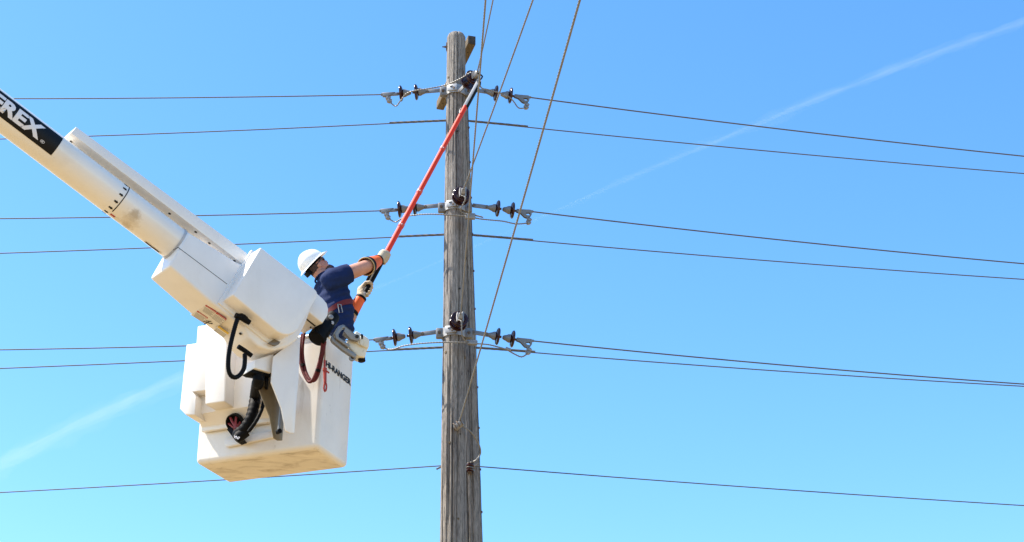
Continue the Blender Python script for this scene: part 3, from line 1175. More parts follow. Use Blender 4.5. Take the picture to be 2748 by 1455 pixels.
# covered tray along the boom
wt = .10
fp = [BF.px(p, wt) for p in ((205, 340), (664, 680), (654, 711), (190, 357))]
bp_ = [p - BF.w * .20 for p in fp]
tray = obj('tray_cover', prism3(fp, bp_, .006), M['white'], lift)
d_ = (fp[2] - fp[3]).normalized()
nrm = d_.cross(BF.w).normalized()
if nrm.z > 0:
    nrm = -nrm
Pt = fp[3]
for px, py in ((191, 380), (455.5, 573), (525.5, 622.5), (562, 652.5), (629.5, 700)):
    p = onplane(px, py, Pt, nrm)
    o = obj('bolt_hole', lathe([(-.004, .017), (.0015, .017)], p, nrm, 14), M['white'], tray)
    obj('recess', lathe([(0, .013), (.003, .013)], p, nrm, 14), M['hole'], o)

# tip housing
near = [(506, 622), (454, 713), (569, 814), (650, 874), (668, 906), (691, 928), (712, 937), (735, 940), (773, 930), (799, 911), (820, 871), (846, 800), (800, 752), (640, 706)]
house = obj('tip_housing', prism(BF, near, HW, -HW, .022, 3), M['white'], lift, 40)
# seam between its two shells
b = B()
for p, q in ((ZA((440, 270))[0], ZA((515, 232))[0]), (ZA((515, 232))[0], ZA((1203, 748))[0])):
    a_, c_ = BF.px(p, HW + .0005), BF.px(q, HW + .0005)
    dd = (c_ - a_).normalized()
    box((a_ + c_) / 2, (dd, BF.w, dd.cross(BF.w)), ((c_ - a_).length / 2, .0015, .0022), 0, b)
obj('seam', b, M['hole'], house, 0)
# boom entry opening on the sloping left end
pa, pb = BF.px((506, 622), HW), BF.px((454, 713), HW)
endc = (pa + pb) / 2 - BF.w * HW + (pb - pa) * .12
endn = (pb - pa).cross(BF.w).normalized()
if endn.x > 0:
    endn = -endn
obj('entry_gasket', lathe([(-.02, .156), (.004, .156), (.004, .150), (-.02, .150)], c0 + bax * ((endc - c0).dot(endn) / bax.dot(endn)), bax, 40), M['greyplastic'], house)

# decals on its underside
U0 = BF.px((454, 713), HW)
U1 = BF.px((569, 814), HW)
un = (U1 - U0).cross(BF.w).normalized()
if un.z > 0:
    un = -un


def under(poly, dr, m, par, name):
    f_ = [onplane(x, y, U0, un) + un * dr for x, y in poly]
    return obj(name, prism3(f_, [p - un * (dr + .004) for p in f_]), m, par, 0)


def quad(p, a, b_, c_, d_):
    return p(a, b_, c_, d_)


sheet = under(ZA((905, 1040), (1195, 1245), (1090, 1330), (880, 1300), (690, 1180)), .0015, M['decalpaper'], house, 'warning_decal')
for q_ in (((905, 1038), (1047, 1135), (1037, 1150), (897, 1053)), ((788, 1118), (937, 1218), (926, 1234), (778, 1132)), ((1055, 1143), (1197, 1243), (1185, 1259), (1043, 1157))):
    h_ = under(ZA(*q_), .003, M['decalred'], sheet, 'decal_header')
    (x0, y0), (x1, y1), _, (x3, y3) = q_
    tb2 = text2d('DANGER', 1, .02)
    for v in tb2.verts:
        u_, w_ = .2 + .75 * v.co.x, .82 - .64 * v.co.y
        xx, yy = x0 + (x1 - x0) * u_ + (x3 - x0) * w_, y0 + (y1 - y0) * u_ + (y3 - y0) * w_
        s_ = ZA((xx, yy))[0]
        v.co = onplane(s_[0], s_[1], U0, un) + un * .0042
    obj('lettering', tb2, M['decalpaper'], sheet, 0)
    for k in range(1, 6):
        ox, oy = (x3 - x0) * (1 + k * .85), (y3 - y0) * (1 + k * .85)
        fr_ = .96 if k % 2 else .8
        under(ZA((x0 + ox, y0 + oy), (x0 + ox + (x1 - x0) * fr_, y0 + oy + (y1 - y0) * fr_), (x0 + ox + (x1 - x0) * fr_ - 3, y0 + oy + (y1 - y0) * fr_ + 5), (x0 + ox - 3, y0 + oy + 5)), .003, M['decalline'], sheet, 'print_line')
sheet2 = under(ZB((650, 340), (835, 462), (740, 528), (585, 400)), .0015, M['decalpaper'], house, 'caution_decal')
under(ZB((658, 340), (835, 462), (818, 480), (642, 356)), .003, M['decalyellow'], sheet2, 'decal_header')
for k in range(4):
    under(ZB((630 - k * 14, 372 + k * 13), (790 - k * 14, 488 + k * 13), (787 - k * 14, 493 + k * 13), (627 - k * 14, 377 + k * 13)), .003, M['decalline'], sheet2, 'print_line')
for st in (((870, 1272), (925, 1285)), ((880, 1312), (960, 1270)), ((905, 1262), (985, 1272)), ((935, 1290), (1000, 1305)), ((960, 1298), (998, 1296))):
    (xa, ya), (xb, yb) = st
    L_ = math.hypot(xb - xa, yb - ya)
    nx_, ny_ = -(yb - ya) / L_ * 4, (xb - xa) / L_ * 4
    under(ZA((xa - nx_, ya - ny_), (xb - nx_, yb - ny_), (xb + nx_, yb + ny_), (xa + nx_, ya + ny_)), .004, M['blackpaint'], house, 'pen_stroke')
# oil leak hole
p = onplane(645, 896, U0, un)
obj('drain_hole', lathe([(-.004, .013), (.003, .013)], p, un, 12), M['hole'], house)

# big cover on the camera side
c2p = [(700, 663), (848, 778), (853, 786), (852, 796), (800, 884), (789, 894), (775, 899), (760, 898), (745, 891), (624, 791)]
cover = obj('side_cover', prism(BF, c2p, HW + .175, HW - .01, .014, 3), M['white'], lift, 40)
# flange behind the cover
fl = [(702, 655), (858, 776), (862, 800), (806, 893), (786, 907), (757, 909), (735, 898), (612, 797)]
obj('cover_flange', prism(BF, [(x - 26, y + 15) for x, y in fl], HW + .016, HW - .02, .004), M['white'], cover)
# dark vent at the lower right corner of the cover's underside
vq = ZD((368, 500), (470, 434), (578, 480), (545, 525), (490, 550))
vf = [BF.px(p, HW + .05) for p in vq]
obj('corner_vent', prism3(vf, [p - BF.w * .02 for p in vf], .002), M['greyplastic'], cover).data.materials[0] = M['brown']

# right end box and its under slot
c3p = [(842, 779), (868, 802), (878, 814), (882, 830), (880, 846), (866, 868), (828, 838)]
ebox = obj('end_box', prism(BF, c3p, HW - .02, -HW, .012, 3), M['white'], lift, 40)
q0, q1 = BF.px((828, 838), HW - .02), BF.px((866, 868), HW - .02)
en = (q1 - q0).cross(BF.w).normalized()
if en.z > 0:
    en = -en
dd = (q1 - q0).normalized()
obj('slot', box((q0 + q1) / 2 - BF.w * .10 + en * .001, (dd, BF.w, en), ((q1 - q0).length * .42, .008, .004)), M['hole'], ebox)
for k in (.12, .85):
    obj('bolt', lathe([(0, .008), (.005, .008)], q0.lerp(q1, k) - BF.w * .16, en, 8), M['hole'], ebox)
obj('brown_bar', box((BF.px((813, 862), -.05) + BF.px((856, 886), -.05)) / 2, (BF.px((856, 886), -.05) - BF.px((813, 862), -.05), BF.w, (0, 0, 1)), ((BF.px((856, 886), -.05) - BF.px((813, 862), -.05)).length / 2, .03, .014), .003), mat('rust_brown_bar', (.34, .15, .075), .6), lift)

# hose loop below the cover
hw_ = HW + .06
pth = [BF.px(p, w_) for p, w_ in (((668, 866), .24), ((656, 851), .25), ((644, 847), .25), ((636, 860), .24), ((627, 890), .24), ((618, 928), .24), ((613, 962), .24), ((613, 990), .23), ((619, 1007), .22),
                                  ((631, 1013), .21), ((644, 1006), .2), ((654, 990), .18), ((657, 970), .15), ((657, 952), .12))]
ribs = resample(pth, .006)
hose = obj('hose', tube(ribs, [.0195 + .0012 * math.sin(i * 1.9) for i in range(len(ribs))], 14), M['black'], lift)
for a_, b_, w0_, w1_, rr_ in (((632, 846), (670, 866), .25, .25, .024), ((639, 930), (675, 955), .10, .10, .021)):
    obj('hose_boot', tube(resample([BF.px(a_, w0_), BF.px(((a_[0] + b_[0]) / 2, (a_[1] + b_[1]) / 2 - 1), w0_), BF.px(b_, w1_)], .02), rr_, 14), M['black'], hose)

# bracket between boom tip and bucket: two hanging cheek plates
cheek = [(734, 957), (800, 905), (806, 905), (801, 1026), (797, 1064), (790, 1162), (778, 1162), (767, 1155), (755, 1095), (728, 1026)]
obj('bracket_plate', prism(BF, cheek, .115, .10, .003), M['white'], lift)
obj('bracket_plate', prism(BF, [(x - 32, y + 20) for x, y in cheek], -.09, -.105, .003), M['brown'], lift)  # far cheek plate, shade between the plates put into its brown colour
obj('rotator_block', prism(BF, [(684, 966), (735, 950), (728, 1001), (684, 988)], .06, -.16, .006), M['white'], lift)
rod = obj('levelling_rod', tube([BF.px((748, 1155), 0), BF.px((754, 1090), 0), BF.px((740, 990), 0)], .012, 12), M['steel'], lift)
obj('rod_end', lathe([(-.02, .022), (.02, .022)], BF.px((748, 1158), 0), BF.w, 16), M['black'], rod)
obj('hose_clamp_block', prism(BF, Z3((612, 455), (650, 427), (776, 468), (770, 502), (715, 480), (640, 470)), .03, -.10, .004), M['black'], lift)


def ph(pts, r, name='hose', rib=.05, par=lift):
    q_ = resample(pts, .012)
    return obj(name, tube(q_, [r * (1 + rib * math.sin(i * 1.7)) for i in range(len(q_))], 16), M['black'], par)


# ---- bucket
KY = 21.0
N0 = at(853, 1200, 13.71)
ka = Vector((-math.cos(R(KY)), math.sin(R(KY)), 0))
kn = Vector((-math.sin(R(KY)), -math.cos(R(KY)), 0))
ke = -kn
KF = Frame(N0, ka, kn)
LA, LE, LH = 1.26, .61, 1.10
bm = B()
cn = [N0, N0 + ka * LA, N0 + ka * LA + ke * LE, N0 + ke * LE]
flare = 1.02
mid = (cn[0] + cn[2]) / 2
topc = [mid + (c - mid) * flare + Vector((0, 0, LH)) for c in cn]
bv_ = [bm.verts.new(c) for c in cn]
tv_ = [bm.verts.new(c) for c in topc]
bm.faces.new(bv_[::-1])
top_f = bm.faces.new(tv_)
for i in range(4):
    bm.faces.new((bv_[i], bv_[(i + 1) % 4], tv_[(i + 1) % 4], tv_[i]))
bmesh.ops.recalc_face_normals(bm, faces=bm.faces[:])
te = set(top_f.edges)
bmesh.ops.bevel(bm, geom=[e for e in bm.edges if e not in te], offset=.045, segments=5, profile=.5, affect='EDGES')
tf = max(bm.faces, key=lambda f: f.calc_center_median().z * 1 + (10 if abs(f.normal.z) > .9 else 0))
bm.faces.remove(tf)
bmesh.ops.recalc_face_normals(bm, faces=bm.faces[:])
ro = bmesh.ops.solidify(bm, geom=bm.faces[:], thickness=.022)
bucket = obj('bucket', bm, M['bucket'], lift, 40)
# scuffed bottom skid pad
IN = .043
ins = [cn[0] + ka * IN + ke * IN, cn[1] - ka * IN + ke * IN, cn[2] - ka * IN - ke * IN, cn[3] + ka * IN - ke * IN]
obj('bucket_bottom', prism3([p - Vector((0, 0, .002)) for p in ins], [p + Vector((0, 0, .004)) for p in ins]), M['bottom'], lift, 40)
# rim lip
rimp = []
rc = .06
tm = mid + Vector((0, 0, LH))
for i, c in enumerate(topc):
    nx_, pv = topc[(i + 1) % 4], topc[i - 1]
    for k in (0, .5, 1):
        a_ = c + (pv - c).normalized() * rc
        b_ = c + (nx_ - c).normalized() * rc
        rimp.append(a_.lerp(b_, k).lerp(c, .35 if k == .5 else 0))
rimp.append(rimp[0])
obj('rim', tube(resample(rimp, .05), .018, 8, caps=False), M['bucket'], bucket)
obj('bucket_liner_floor', box(mid + Vector((0, 0, .08)), (ka, ke, (0, 0, 1)), (LA / 2 - .06, LE / 2 - .06, .03), .01), M['beige'], bucket)

# lettering on the right-hand face
def on_face_b(e, z, out=.0):
    return N0 + ke * e + Vector((0, 0, z)) - ka * (out + .0) + (-ka) * ((flare - 1) * LA / 2 * z / LH)


def face_b_ez(px, py):
    p = onplane(px, py, N0 - ka * .006, ka) - N0
    return p.dot(ke), p.z


e0_, z0_ = face_b_ez(*Z3((1198, 425))[0])
e1_, z1_ = face_b_ez(*Z3((1414, 588))[0])
e1_ = LE - .047
tb2 = text2d('HI-RANGER', 1, .045)
zt0 = face_b_ez(*Z3((1240, 460))[0])[1]
for v in tb2.verts:
    v.co = on_face_b(e0_ + (e1_ - e0_) * v.co.x, z1_ + .002 + .062 * v.co.y + (.0) * v.co.x, .0035)
obj('lettering', tb2, M['blackpaint'], bucket, 0)

# moulded covers and valve housing on the camera side of the bucket
cvA = prism(KF, Z3((118, 248), (195, 237), (205, 105), (275, 95), (268, 600), (165, 613), (190, 648), (180, 792), (110, 793), (65, 745)), .30, .02, .006)
obj('valve_cover', cvA, M['white'], lift)
obj('valve_cover', prism(KF, Z3((262, 90), (440, 80), (414, 690), (262, 712)), .34, .025, .012, 3), M['white'], lift)
obj('mount_panel', prism(KF, Z3((186, 640), (470, 500), (520, 100), (720, 100), (722, 690), (490, 740), (186, 797)), .18, .03, .006), M['white'], lift)
# lower beam with its sloping underside
fa = [KF.px(p, .178) for p in Z3((186, 790), (745, 680))]
aL, aR = [(p - N0).dot(ka) for p in fa]
zB = (fa[0] - N0).z
pr = [(.178, zB + .02), (.178, zB), (.055, zB - .085), (.055, zB - .125), (.012, zB - .125), (.012, zB + .02)]
aR -= .08
f_ = [KF.wd(aL, z_, n_) for n_, z_ in pr]
k_ = [KF.wd(aR, z_, n_) for n_, z_ in pr]
obj('mount_beam', prism3(f_, k_, .006), M['white'], lift)
obj('kick_rail', prism(KF, Z3((412, 978), (830, 908), (830, 960), (430, 1045), (412, 1030)), .035, .004, .008), M['bucket'], lift)
# hose port
pc = KF.px(Z3((492, 856))[0], .125)
pn = (kn * .8 + Vector((0, 0, -.55))).normalized()
port = obj('hose_port', lathe([(-.03, .085), (.012, .085), (.016, .078), (.012, .07), (-.02, .07)], pc, pn, 32), M['black'], lift)
for k in range(6):
    an = k * 1.047
    u_ = Vector((ka.x, ka.y, 0))
    v_ = pn.cross(u_)
    s_ = pc + (u_ * math.cos(an) + v_ * math.sin(an)) * .060
    e_ = KF.px(Z3((508 + 8 * math.cos(an), 905 + 6 * math.sin(an)))[0], .20)
    obj('red_hose', tube([s_, (s_ + e_) / 2 + pn * .012, e_], .011, 8), M['redport'], port)
bigp = [BF.px(Z3((688, 470))[0], -.02), BF.px(Z3((672, 540))[0], -.03), KF.px(Z3((655, 640))[0], .26), KF.px(Z3((640, 740))[0], .28), KF.px(Z3((616, 820))[0], .30), KF.px(Z3((575, 895))[0], .30), KF.px(Z3((535, 930))[0], .28), KF.px(Z3((512, 948))[0], .24)]
big = ph(bigp, .050)
ph([BF.px(Z3((742, 475))[0], -.02), BF.px(Z3((740, 560))[0], -.03), KF.px(Z3((728, 660))[0], .28), KF.px(Z3((700, 760))[0], .31), KF.px(Z3((655, 850))[0], .33), KF.px(Z3((600, 925))[0], .33)], .017)
gc = KF.px(Z3((528, 962))[0], .30)
obj('hose_end_sleeve', tube([gc + Vector((.06, 0, .05)), gc, gc + Vector((-.03, 0, -.03))], [.05, .052, .04], 16), M['black'], big)
tb2 = text2d('VN7', 1, .02)
for v in tb2.verts:
    s_ = Z3((482 + 44 * v.co.x + 8 * v.co.y, 972 - 20 * v.co.y + 16 * v.co.x))[0]
    v.co = KF.px(s_, .365)
obj('lettering', tb2, M['letter'], big, 0)
obj('port_plate', prism(KF, Z3((430, 905), (500, 1000), (545, 985), (470, 880)), .16, .05, .004), M['black'], lift)

# jib winch head and tool bracket on the rim
WO = at(905, 895, 13.62)
WF = Frame(WO, (math.cos(R(15)), math.sin(R(15)), 0), (math.sin(R(15)), -math.cos(R(15)), 0))
wa, wb = WF.px((896, 848), -.02), WF.px((850, 908), .06)
wax = (wb - wa).normalized()
wl = (wb - wa).length
winch = obj('winch_drum', lathe([(0, .03), (0, .058), (.03, .064), (wl * .55, .068), (wl * .6, .073), (wl * .86, .073), (wl * .88, .083), (wl * 1.02, .083), (wl * 1.03, .07), (wl * 1.02, .03)], wa, wax, 32), M['black'], lift)
obj('gauge', lathe([(0, .024), (.02, .024), (.024, .018)], WF.px((887, 853), .05), WF.w, 20), M['alu'], winch)
obj('knob', lathe([(0, .018), (.02, .016)], WF.px((891, 868), .05), WF.w, 16), M['greyplastic'], winch)
obj('winch_bracket', prism(WF, ZE((245, 490), (420, 400), (540, 330), (640, 430), (560, 640), (280, 560)), .03, -.08, .008), M['black'], winch)
tool = obj('tool_bracket', prism(WF, ZE((740, 470), (860, 425), (905, 450), (1130, 640), (1240, 700), (1240, 760), (1190, 815), (1030, 770), (870, 590), (905, 510), (850, 520), (760, 640), (765, 720), (1010, 890), (985, 960), (690, 750), (665, 650)), .06, .02, .008), M['alu'], lift)
obj('bracket_rail', prism(WF, ZE((600, 680), (650, 700), (680, 760), (900, 930), (1170, 1110), (1160, 1160), (1120, 1200), (1030, 1140), (840, 1010), (620, 830), (575, 760)), .03, -.02, .008), M['alu'], tool)
obj('bracket_bar', prism(WF, ZE((880, 560), (1060, 690), (1020, 760), (860, 640)), .04, -.01, .006), M['alu'], tool)
obj('eye', lathe([(-.012, .03), (.012, .03), (.012, .016), (-.012, .016)], WF.px(ZE((1070, 1200))[0], 0), WF.w, 20), M['alu'], tool)
obj('pin', lathe([(0, .016), (.014, .016), (.014, .008)], WF.px(ZE((1178, 715))[0], .06), WF.w, 14), M['hole'], tool)
obj('bracket_plate', prism(WF, ZE((640, 640), (720, 500), (790, 480), (740, 640), (640, 720)), .0, -.06, .004), M['beige'], tool)
bbm = prism(WF, ZE((1140, 585), (1190, 590), (1420, 730), (1465, 790), (1455, 940), (1400, 970), (1230, 900), (1080, 760)), .02, -.16, .012, 3)
prism(WF, ZE((960, 760), (1240, 700), (1400, 960), (1385, 1130), (1345, 1185), (1200, 1160), (1000, 970)), .0, -.14, .014, 3, bbm)
prism(WF, ZE((1250, 680), (1330, 720), (1310, 930), (1240, 880)), .035, -.02, .008, 2, bbm)
hold = obj('tool_holder', bbm, M['beige'], lift)
obj('rubber_plug', lathe([(0, .034), (.05, .034), (.055, .025)], WF.px(ZE((1275, 1165))[0], -.06), (.15, 0, -1), 18), M['black'], hold)
obj('strap_clip', prism(WF, ZE((1265, 645), (1320, 660), (1315, 760), (1285, 765)), .045, .03, .003), M['black'], hold)

# ------------------------------------------------------------------ lanyard and snap hook
LP = [KF.px(p, w_) for p, w_ in zip(Z3((1028, 160), (1014, 260), (1012, 340), (1022, 410), (1040, 470), (1068, 520), (1090, 535), (1115, 515), (1140, 450), (1160, 370), (1178, 290), (1188, 225)), (.10, .10, .10, .10, .10, .10, .10, .11, .12, .13, .14, .15))]
lan = thing('lanyard', LP[5], 'dark red doubled rope lanyard looped over the bucket face', 'rope')
for off in (-.011, .011):
    q_ = resample([p + Vector((off, 0, off * .4)) + kn * (.006 * math.sin(i * 1.3 + off * 99)) for i, p in enumerate(LP)], .01)
    obj('rope', tube(q_, .0145, 12), M['redrope'], lan)
for k in (3, 8):
    obj('tape_wrap', tube([LP[k] - (LP[k + 1] - LP[k]).normalized() * .012, LP[k] + (LP[k + 1] - LP[k]).normalized() * .012], .024, 12), M['black'], lan)
SY = 13.56
hs = [at(x, y, SY) for x, y in Z3((1197, 230), (1196, 300), (1194, 370), (1192, 430))]
hook = thing('snap_hook', hs[-1], 'orange red snap hook on a brown strap beside the bucket lettering', 'hook')
obj('strap', tube(resample(hs[:3], .02), .016, 8, flat=.35), M['strap'], hook)
bm = tube([at(*Z3((1195, 430))[0], SY), at(*Z3((1196, 470))[0], SY), at(*Z3((1197, 540))[0], SY)], [.02, .016, .014], 12)
obj('swivel', bm, M['redhook'], hook)
hp = [at(x, y, SY) for x, y in Z3((1197, 535), (1190, 560), (1188, 590), (1196, 612), (1205, 595), (1207, 565), (1202, 545))]
obj('hook_body', tube(resample(hp, .01), .0085, 10), M['redhook'], hook)
obj('gate', tube([at(x, y, SY - .01) for x, y in Z3((1180, 445), (1212, 455), (1228, 468))], .008, 8), M['redhook'], hook)
obj('keeper', tube([hs[2], at(*Z3((1192, 445))[0], SY)], .02, 10, flat=.5), M['redhook'], hook)

# ------------------------------------------------------------------ red telescopic stick
S0, S1 = at(936, 866, 14.22), at(1287, 216, PY - .5)
sx = (S1 - S0).normalized()
SLn = (S1 - S0).length
stick = thing('hot_stick', S0, 'long red telescopic stick with a grey and black head held up to the pole', 'stick')


def sfrac(px, py):
    """distance along the stick nearest to a photo pixel"""
    d = ray(px, py).normalized()
    w0 = S0 - CAM
    a_, b_, c_ = 1., sx.dot(d), 1.
    return (b_ * d.dot(w0) - sx.dot(w0)) / (1 - b_ * b_)


tA, tB, tC = sfrac(1250, 290), sfrac(1040, 672), sfrac(985, 775)
obj('handle_grip', tube([S0 + sx * t for t in (0, .02, .3)], [.018, .024, .024], 16), M['stick'], stick)
obj('lower_tube', tube([S0 + sx * t for t in (.28, tC)], .021, 16), M['greyplastic'], stick)
obj('black_grip', tube([S0 + sx * t for t in (tC - .05, (tC + tB) / 2, tB - .10)], .026, 16), M['black'], stick)
seg = [tB - .12, sfrac(1078, 601), sfrac(1126, 511), sfrac(1193, 398), tA + .02]
for i in range(4):
    r_ = (.0275, .0265, .0255, .0245)[i]
    o = obj('stick_section', tube([S0 + sx * seg[i], S0 + sx * seg[i + 1]], r_, 18), M['stick'], stick)
    if i < 3:
        p = S0 + sx * seg[i + 1]
        cl = obj('collar', lathe([(-.045, r_ + .001), (-.04, r_ + .004), (.0, r_ + .004), (.006, r_ - .001)], p, sx, 18), M['stickhi'], stick)
        obj('lock_button', blob(p - sx * .02 + Vector((.3, -1, .1)).normalized() * (r_ + .003), X3, (.006, .006, .006)), M['letter'], cl)
hd = box(S0 + sx * ((tA + SLn) / 2), (sx, sx.cross(Vector((0, 1, 0))), (0, 1, 0)), ((SLn - tA) / 2, .024, .022), .010)
hsx = sx.cross(Vector((0, 1, 0))).normalized()
head = obj('stick_head', hd, M['greyplastic'], stick)
obj('rubber_side', box(S0 + sx * ((tA + SLn) / 2 - .01) - hsx * .019, (sx, hsx, (0, 1, 0)), ((SLn - tA) / 2 - .015, .011, .025), .006), M['black'], head)
obj('metal_clip', tube(resample([S0 + sx * (tA - .02) + hsx * .03, S0 + sx * (tA - .05) + hsx * .034, S0 + sx * (tA - .11) + hsx * .012 + Vector((0, -.02, 0))], .02), .007, 8), M['alu'], stick)
obj('head_pin', lathe([(-.03, .02), (.03, .02)], S0 + sx * (SLn - .03), (0, 1, 0), 16), M['alu'], head)
obj('clamp_tongue', tube(resample([S1, S1 + Vector((.03, 0, .05)), S1 + Vector((-.02, 0, .09))], .02), .009, 8), M['black'], head)
obj('side_trigger', box(S0 + sx * (tC + .16) + hsx * .035, (sx, hsx, (0, 1, 0)), (.075, .016, .016), .006), M['black'], stick)
obj('trigger_hook', tube(resample([S0 + sx * (tC + .26) + hsx * .02, S0 + sx * (tC + .28) + hsx * .05, S0 + sx * (tC + .22) + hsx * .055], .02), .005, 8), M['steel'], stick)

# ------------------------------------------------------------------ the lineman
MY = 14.08
hip = at(903, 900, MY)
man = thing('person', Vector((hip.x - .16, MY, N0.z + .11)), 'man in navy T-shirt, white hard hat and gloves leaning back to raise a red stick', 'person')
face_az = R(26)
fx = Vector((math.cos(face_az), math.sin(face_az), 0))      # where he faces
lf = Vector((-math.sin(face_az), math.cos(face_az), 0))     # his left, away from the camera


def P(px, py, dy=0.):
    return at(px, py, MY + dy)


def limb(pts, rad, bm, ell=1.0):
    """tapered limb through world points"""
    pts = [Vector(p) for p in pts]
    fr_ = frames(pts)
    rs = resample(pts, .025)
    tot = [0]
    for a_, b_ in zip(pts, pts[1:]):
        tot.append(tot[-1] + (b_ - a_).length)
    out, run = [], 0
    for i, p in enumerate(rs):
        if i:
            run += (p - rs[i - 1]).length
        k = 0
        while k < len(tot) - 2 and run > tot[k + 1]:
            k += 1
        f_ = min(1, max(0, (run - tot[k]) / max(1e-6, tot[k + 1] - tot[k])))
        out.append(rad[k] * (1 - f_) + rad[k + 1] * f_)
    tube(rs, out, 18, bm, flat=ell)
    blob(rs[0], X3, (out[0],) * 3, bm)
    blob(rs[-1], X3, (out[-1],) * 3, bm)
    return bm


def section(pts, bm, grow=0.):
    """torso: rings (centre, front-back radius, side radius, tilt direction)"""
    rings = []
    for c_, rf, rs_, tilt in pts:
        t = Vector(tilt).normalized()
        f2 = (fx - t * fx.dot(t)).normalized()
        s2 = t.cross(f2).normalized()
        ring = []
        for k in range(28):
            a_ = 2 * math.pi * k / 28
            ca, sa = math.cos(a_), math.sin(a_)
            e_ = .96
            ring.append(bm.verts.new(c_ + f2 * (math.copysign(abs(ca) ** e_, ca)) * (rf + grow) + s2 * (math.copysign(abs(sa) ** e_, sa)) * (rs_ + grow)))
        rings.append(ring)
    for a_, c_ in zip(rings, rings[1:]):
        for k in range(28):
            j = (k + 1) % 28
            bm.faces.new((a_[k], a_[j], c_[j], c_[k]))
    bm.faces.new(rings[0][::-1])
    bm.faces.new(rings[-1])
    return bm


hips, belly, chest, upper, neckb = P(906, 895), P(903, 845), P(892, 795), P(880, 752), P(860, 742)
torso = [(hips + Vector((-.08, .02, -.09)), .09, .14, (0, 0, 1)), (hips, .135, .18, (-.1, 0, 1)), (belly, .150, .185, (-.25, 0, 1)), ((belly + chest) / 2, .148, .190, (-.3, 0, 1)), (chest, .140, .20, (-.35, 0, 1)),
         (P(881, 758), .118, .205, (-.5, 0, .9)), (P(870, 746), .075, .14, (-.6, 0, .85)), (P(864, 740), .05, .06, (-.6, 0, .85))]
shR, shL = P(899, 748, -.20), P(885, 750, .20)
elR, haR = P(981, 716, -.10), S0 + sx * (tB - .095)
haL = S0 + sx * (tC - .015)
elL = P(930, 858, .17)
wrR = elR.lerp(haR, .72)
wrL = elL.lerp(haL, .72)
headc = P(849, 714)
hdir = (fx * .62 + Vector((0, 0, .78))).normalized()          # the way the face points
hup = (Vector((0, 0, 1)) - hdir * hdir.z).normalized()
hlat = hup.cross(hdir)

bm = B()
section(torso, bm, -.012)
limb([P(869, 741), P(856, 735), headc - hup * .06 - hdir * .03], [.068, .062, .060], bm)
limb([shR, elR, elR.lerp(haR, .35), wrR], [.080, .064, .054, .036], bm)
limb([shL, elL, elL.lerp(haL, .35), wrL], [.078, .060, .052, .036], bm)
legx = man.location
for s_, dx in ((-1, -.02), (1, -.08)):
    kn_ = Vector((legx.x - .02 + dx, MY + s_ * .09, N0.z + .55))
    limb([hips + lf * s_ * .08 + Vector((-.13, .05, -.08)), kn_, Vector((legx.x - .05 + dx, MY + s_ * .10, N0.z + .20))], [.095, .068, .05], bm)
# head: skull, jaw, nose, brow, lips, ear
blob(headc + hup * .02 - hdir * .005, (hdir, hlat, hup), (.098, .076, .110), bm, 24, 16)
blob(headc + hdir * .045 - hup * .055, (hdir, hlat, hup), (.058, .056, .055), bm, 20, 12)
blob(headc + hdir * .075 - hup * .095, (hdir, hlat, hup), (.030, .034, .024), bm)
blob(headc + hdir * .108 - hup * .025, (hdir * .8 - hup * .6, hlat, hup), (.024, .015, .018), bm)
blob(headc + hdir * .095 - hup * .0, (hdir, hlat, hup), (.014, .011, .03), bm)
blob(headc + hdir * .088 + hup * .022, (hdir, hlat, hup), (.016, .05, .012), bm)
blob(headc + hdir * .094 - hup * .062, (hdir, hlat, hup), (.012, .024, .008), bm)
for s_ in (-1, 1):
    blob(headc + hlat * s_ * .078 - hdir * .012 - hup * .010, (hdir * .9 + hup * .3, hlat, hup), (.022, .010, .034), bm)
    blob(headc + hdir * .072 + hlat * s_ * .03 + hup * .004, (hdir, hlat, hup), (.018, .018, .012), bm)
body = fuse(bm, .0085, 3)
obj('body', body, M['skin'], man, 80)

# shirt
sh = B()
section(torso[:-1], sh, .010)
limb([P(876, 754), P(867, 747)], [.085, .066], sh)


def sleeve(a, b_, f_, r0, r1):
    e_ = a.lerp(b_, f_)
    limb([a - (b_ - a) * .15, a, e_], [r0 * .95, r0, r1], sh)


sleeve(shR, elR, .44, .100, .097)
sleeve(shL, elL, .44, .096, .086)


def folds(p):
    q_ = p - chest
    u_ = q_.dot(fx)
    v_ = q_.z
    w_ = q_.dot(lf)
    base = noise.noise(Vector((u_ * 5 + v_ * 9, v_ * 5 - u_ * 7, w_ * 4))) * .016
    pull = math.sin((v_ * 75 - u_ * 45) + 4 * noise.noise(p * 5)) * .010 * max(0, noise.noise(p * 4 + Vector((4, 1, 2))) + .25)
    return base + pull


shirt = fuse(sh, .009, 4, folds)
# open the hem ends: trim the rounded sleeve tips flat
for a_, b_ in ((shR, elR), (shL, elL)):
    d_ = (b_ - a_).normalized()
    cutp = a_.lerp(b_, .47)
    near_g = [g_ for g_ in shirt.verts if (g_.co - cutp).length < .25]
    fs = set(f for v in near_g for f in v.link_faces)
    es = set(e for f in fs for e in f.edges)
    bmesh.ops.bisect_plane(shirt, geom=near_g + list(es) + list(fs), plane_co=cutp, plane_no=d_, clear_outer=True)
SHIRT_TREE = BVHTree.FromBMesh(shirt)
so = obj('shirt', shirt, M['shirt'], man, 80)
# collar band
cb = [P(862, 735)] * 0
cdir = Vector((-.6, 0, .85)).normalized()
cc = P(864, 744)
f2 = (fx - cdir * fx.dot(cdir)).normalized()
s2 = cdir.cross(f2)
obj('collar', tube([cc + f2 * math.cos(a_) * .074 + s2 * math.sin(a_) * .082 for a_ in [i * 2 * math.pi / 28 for i in range(29)]], .010, 8), M['shirt'], so)
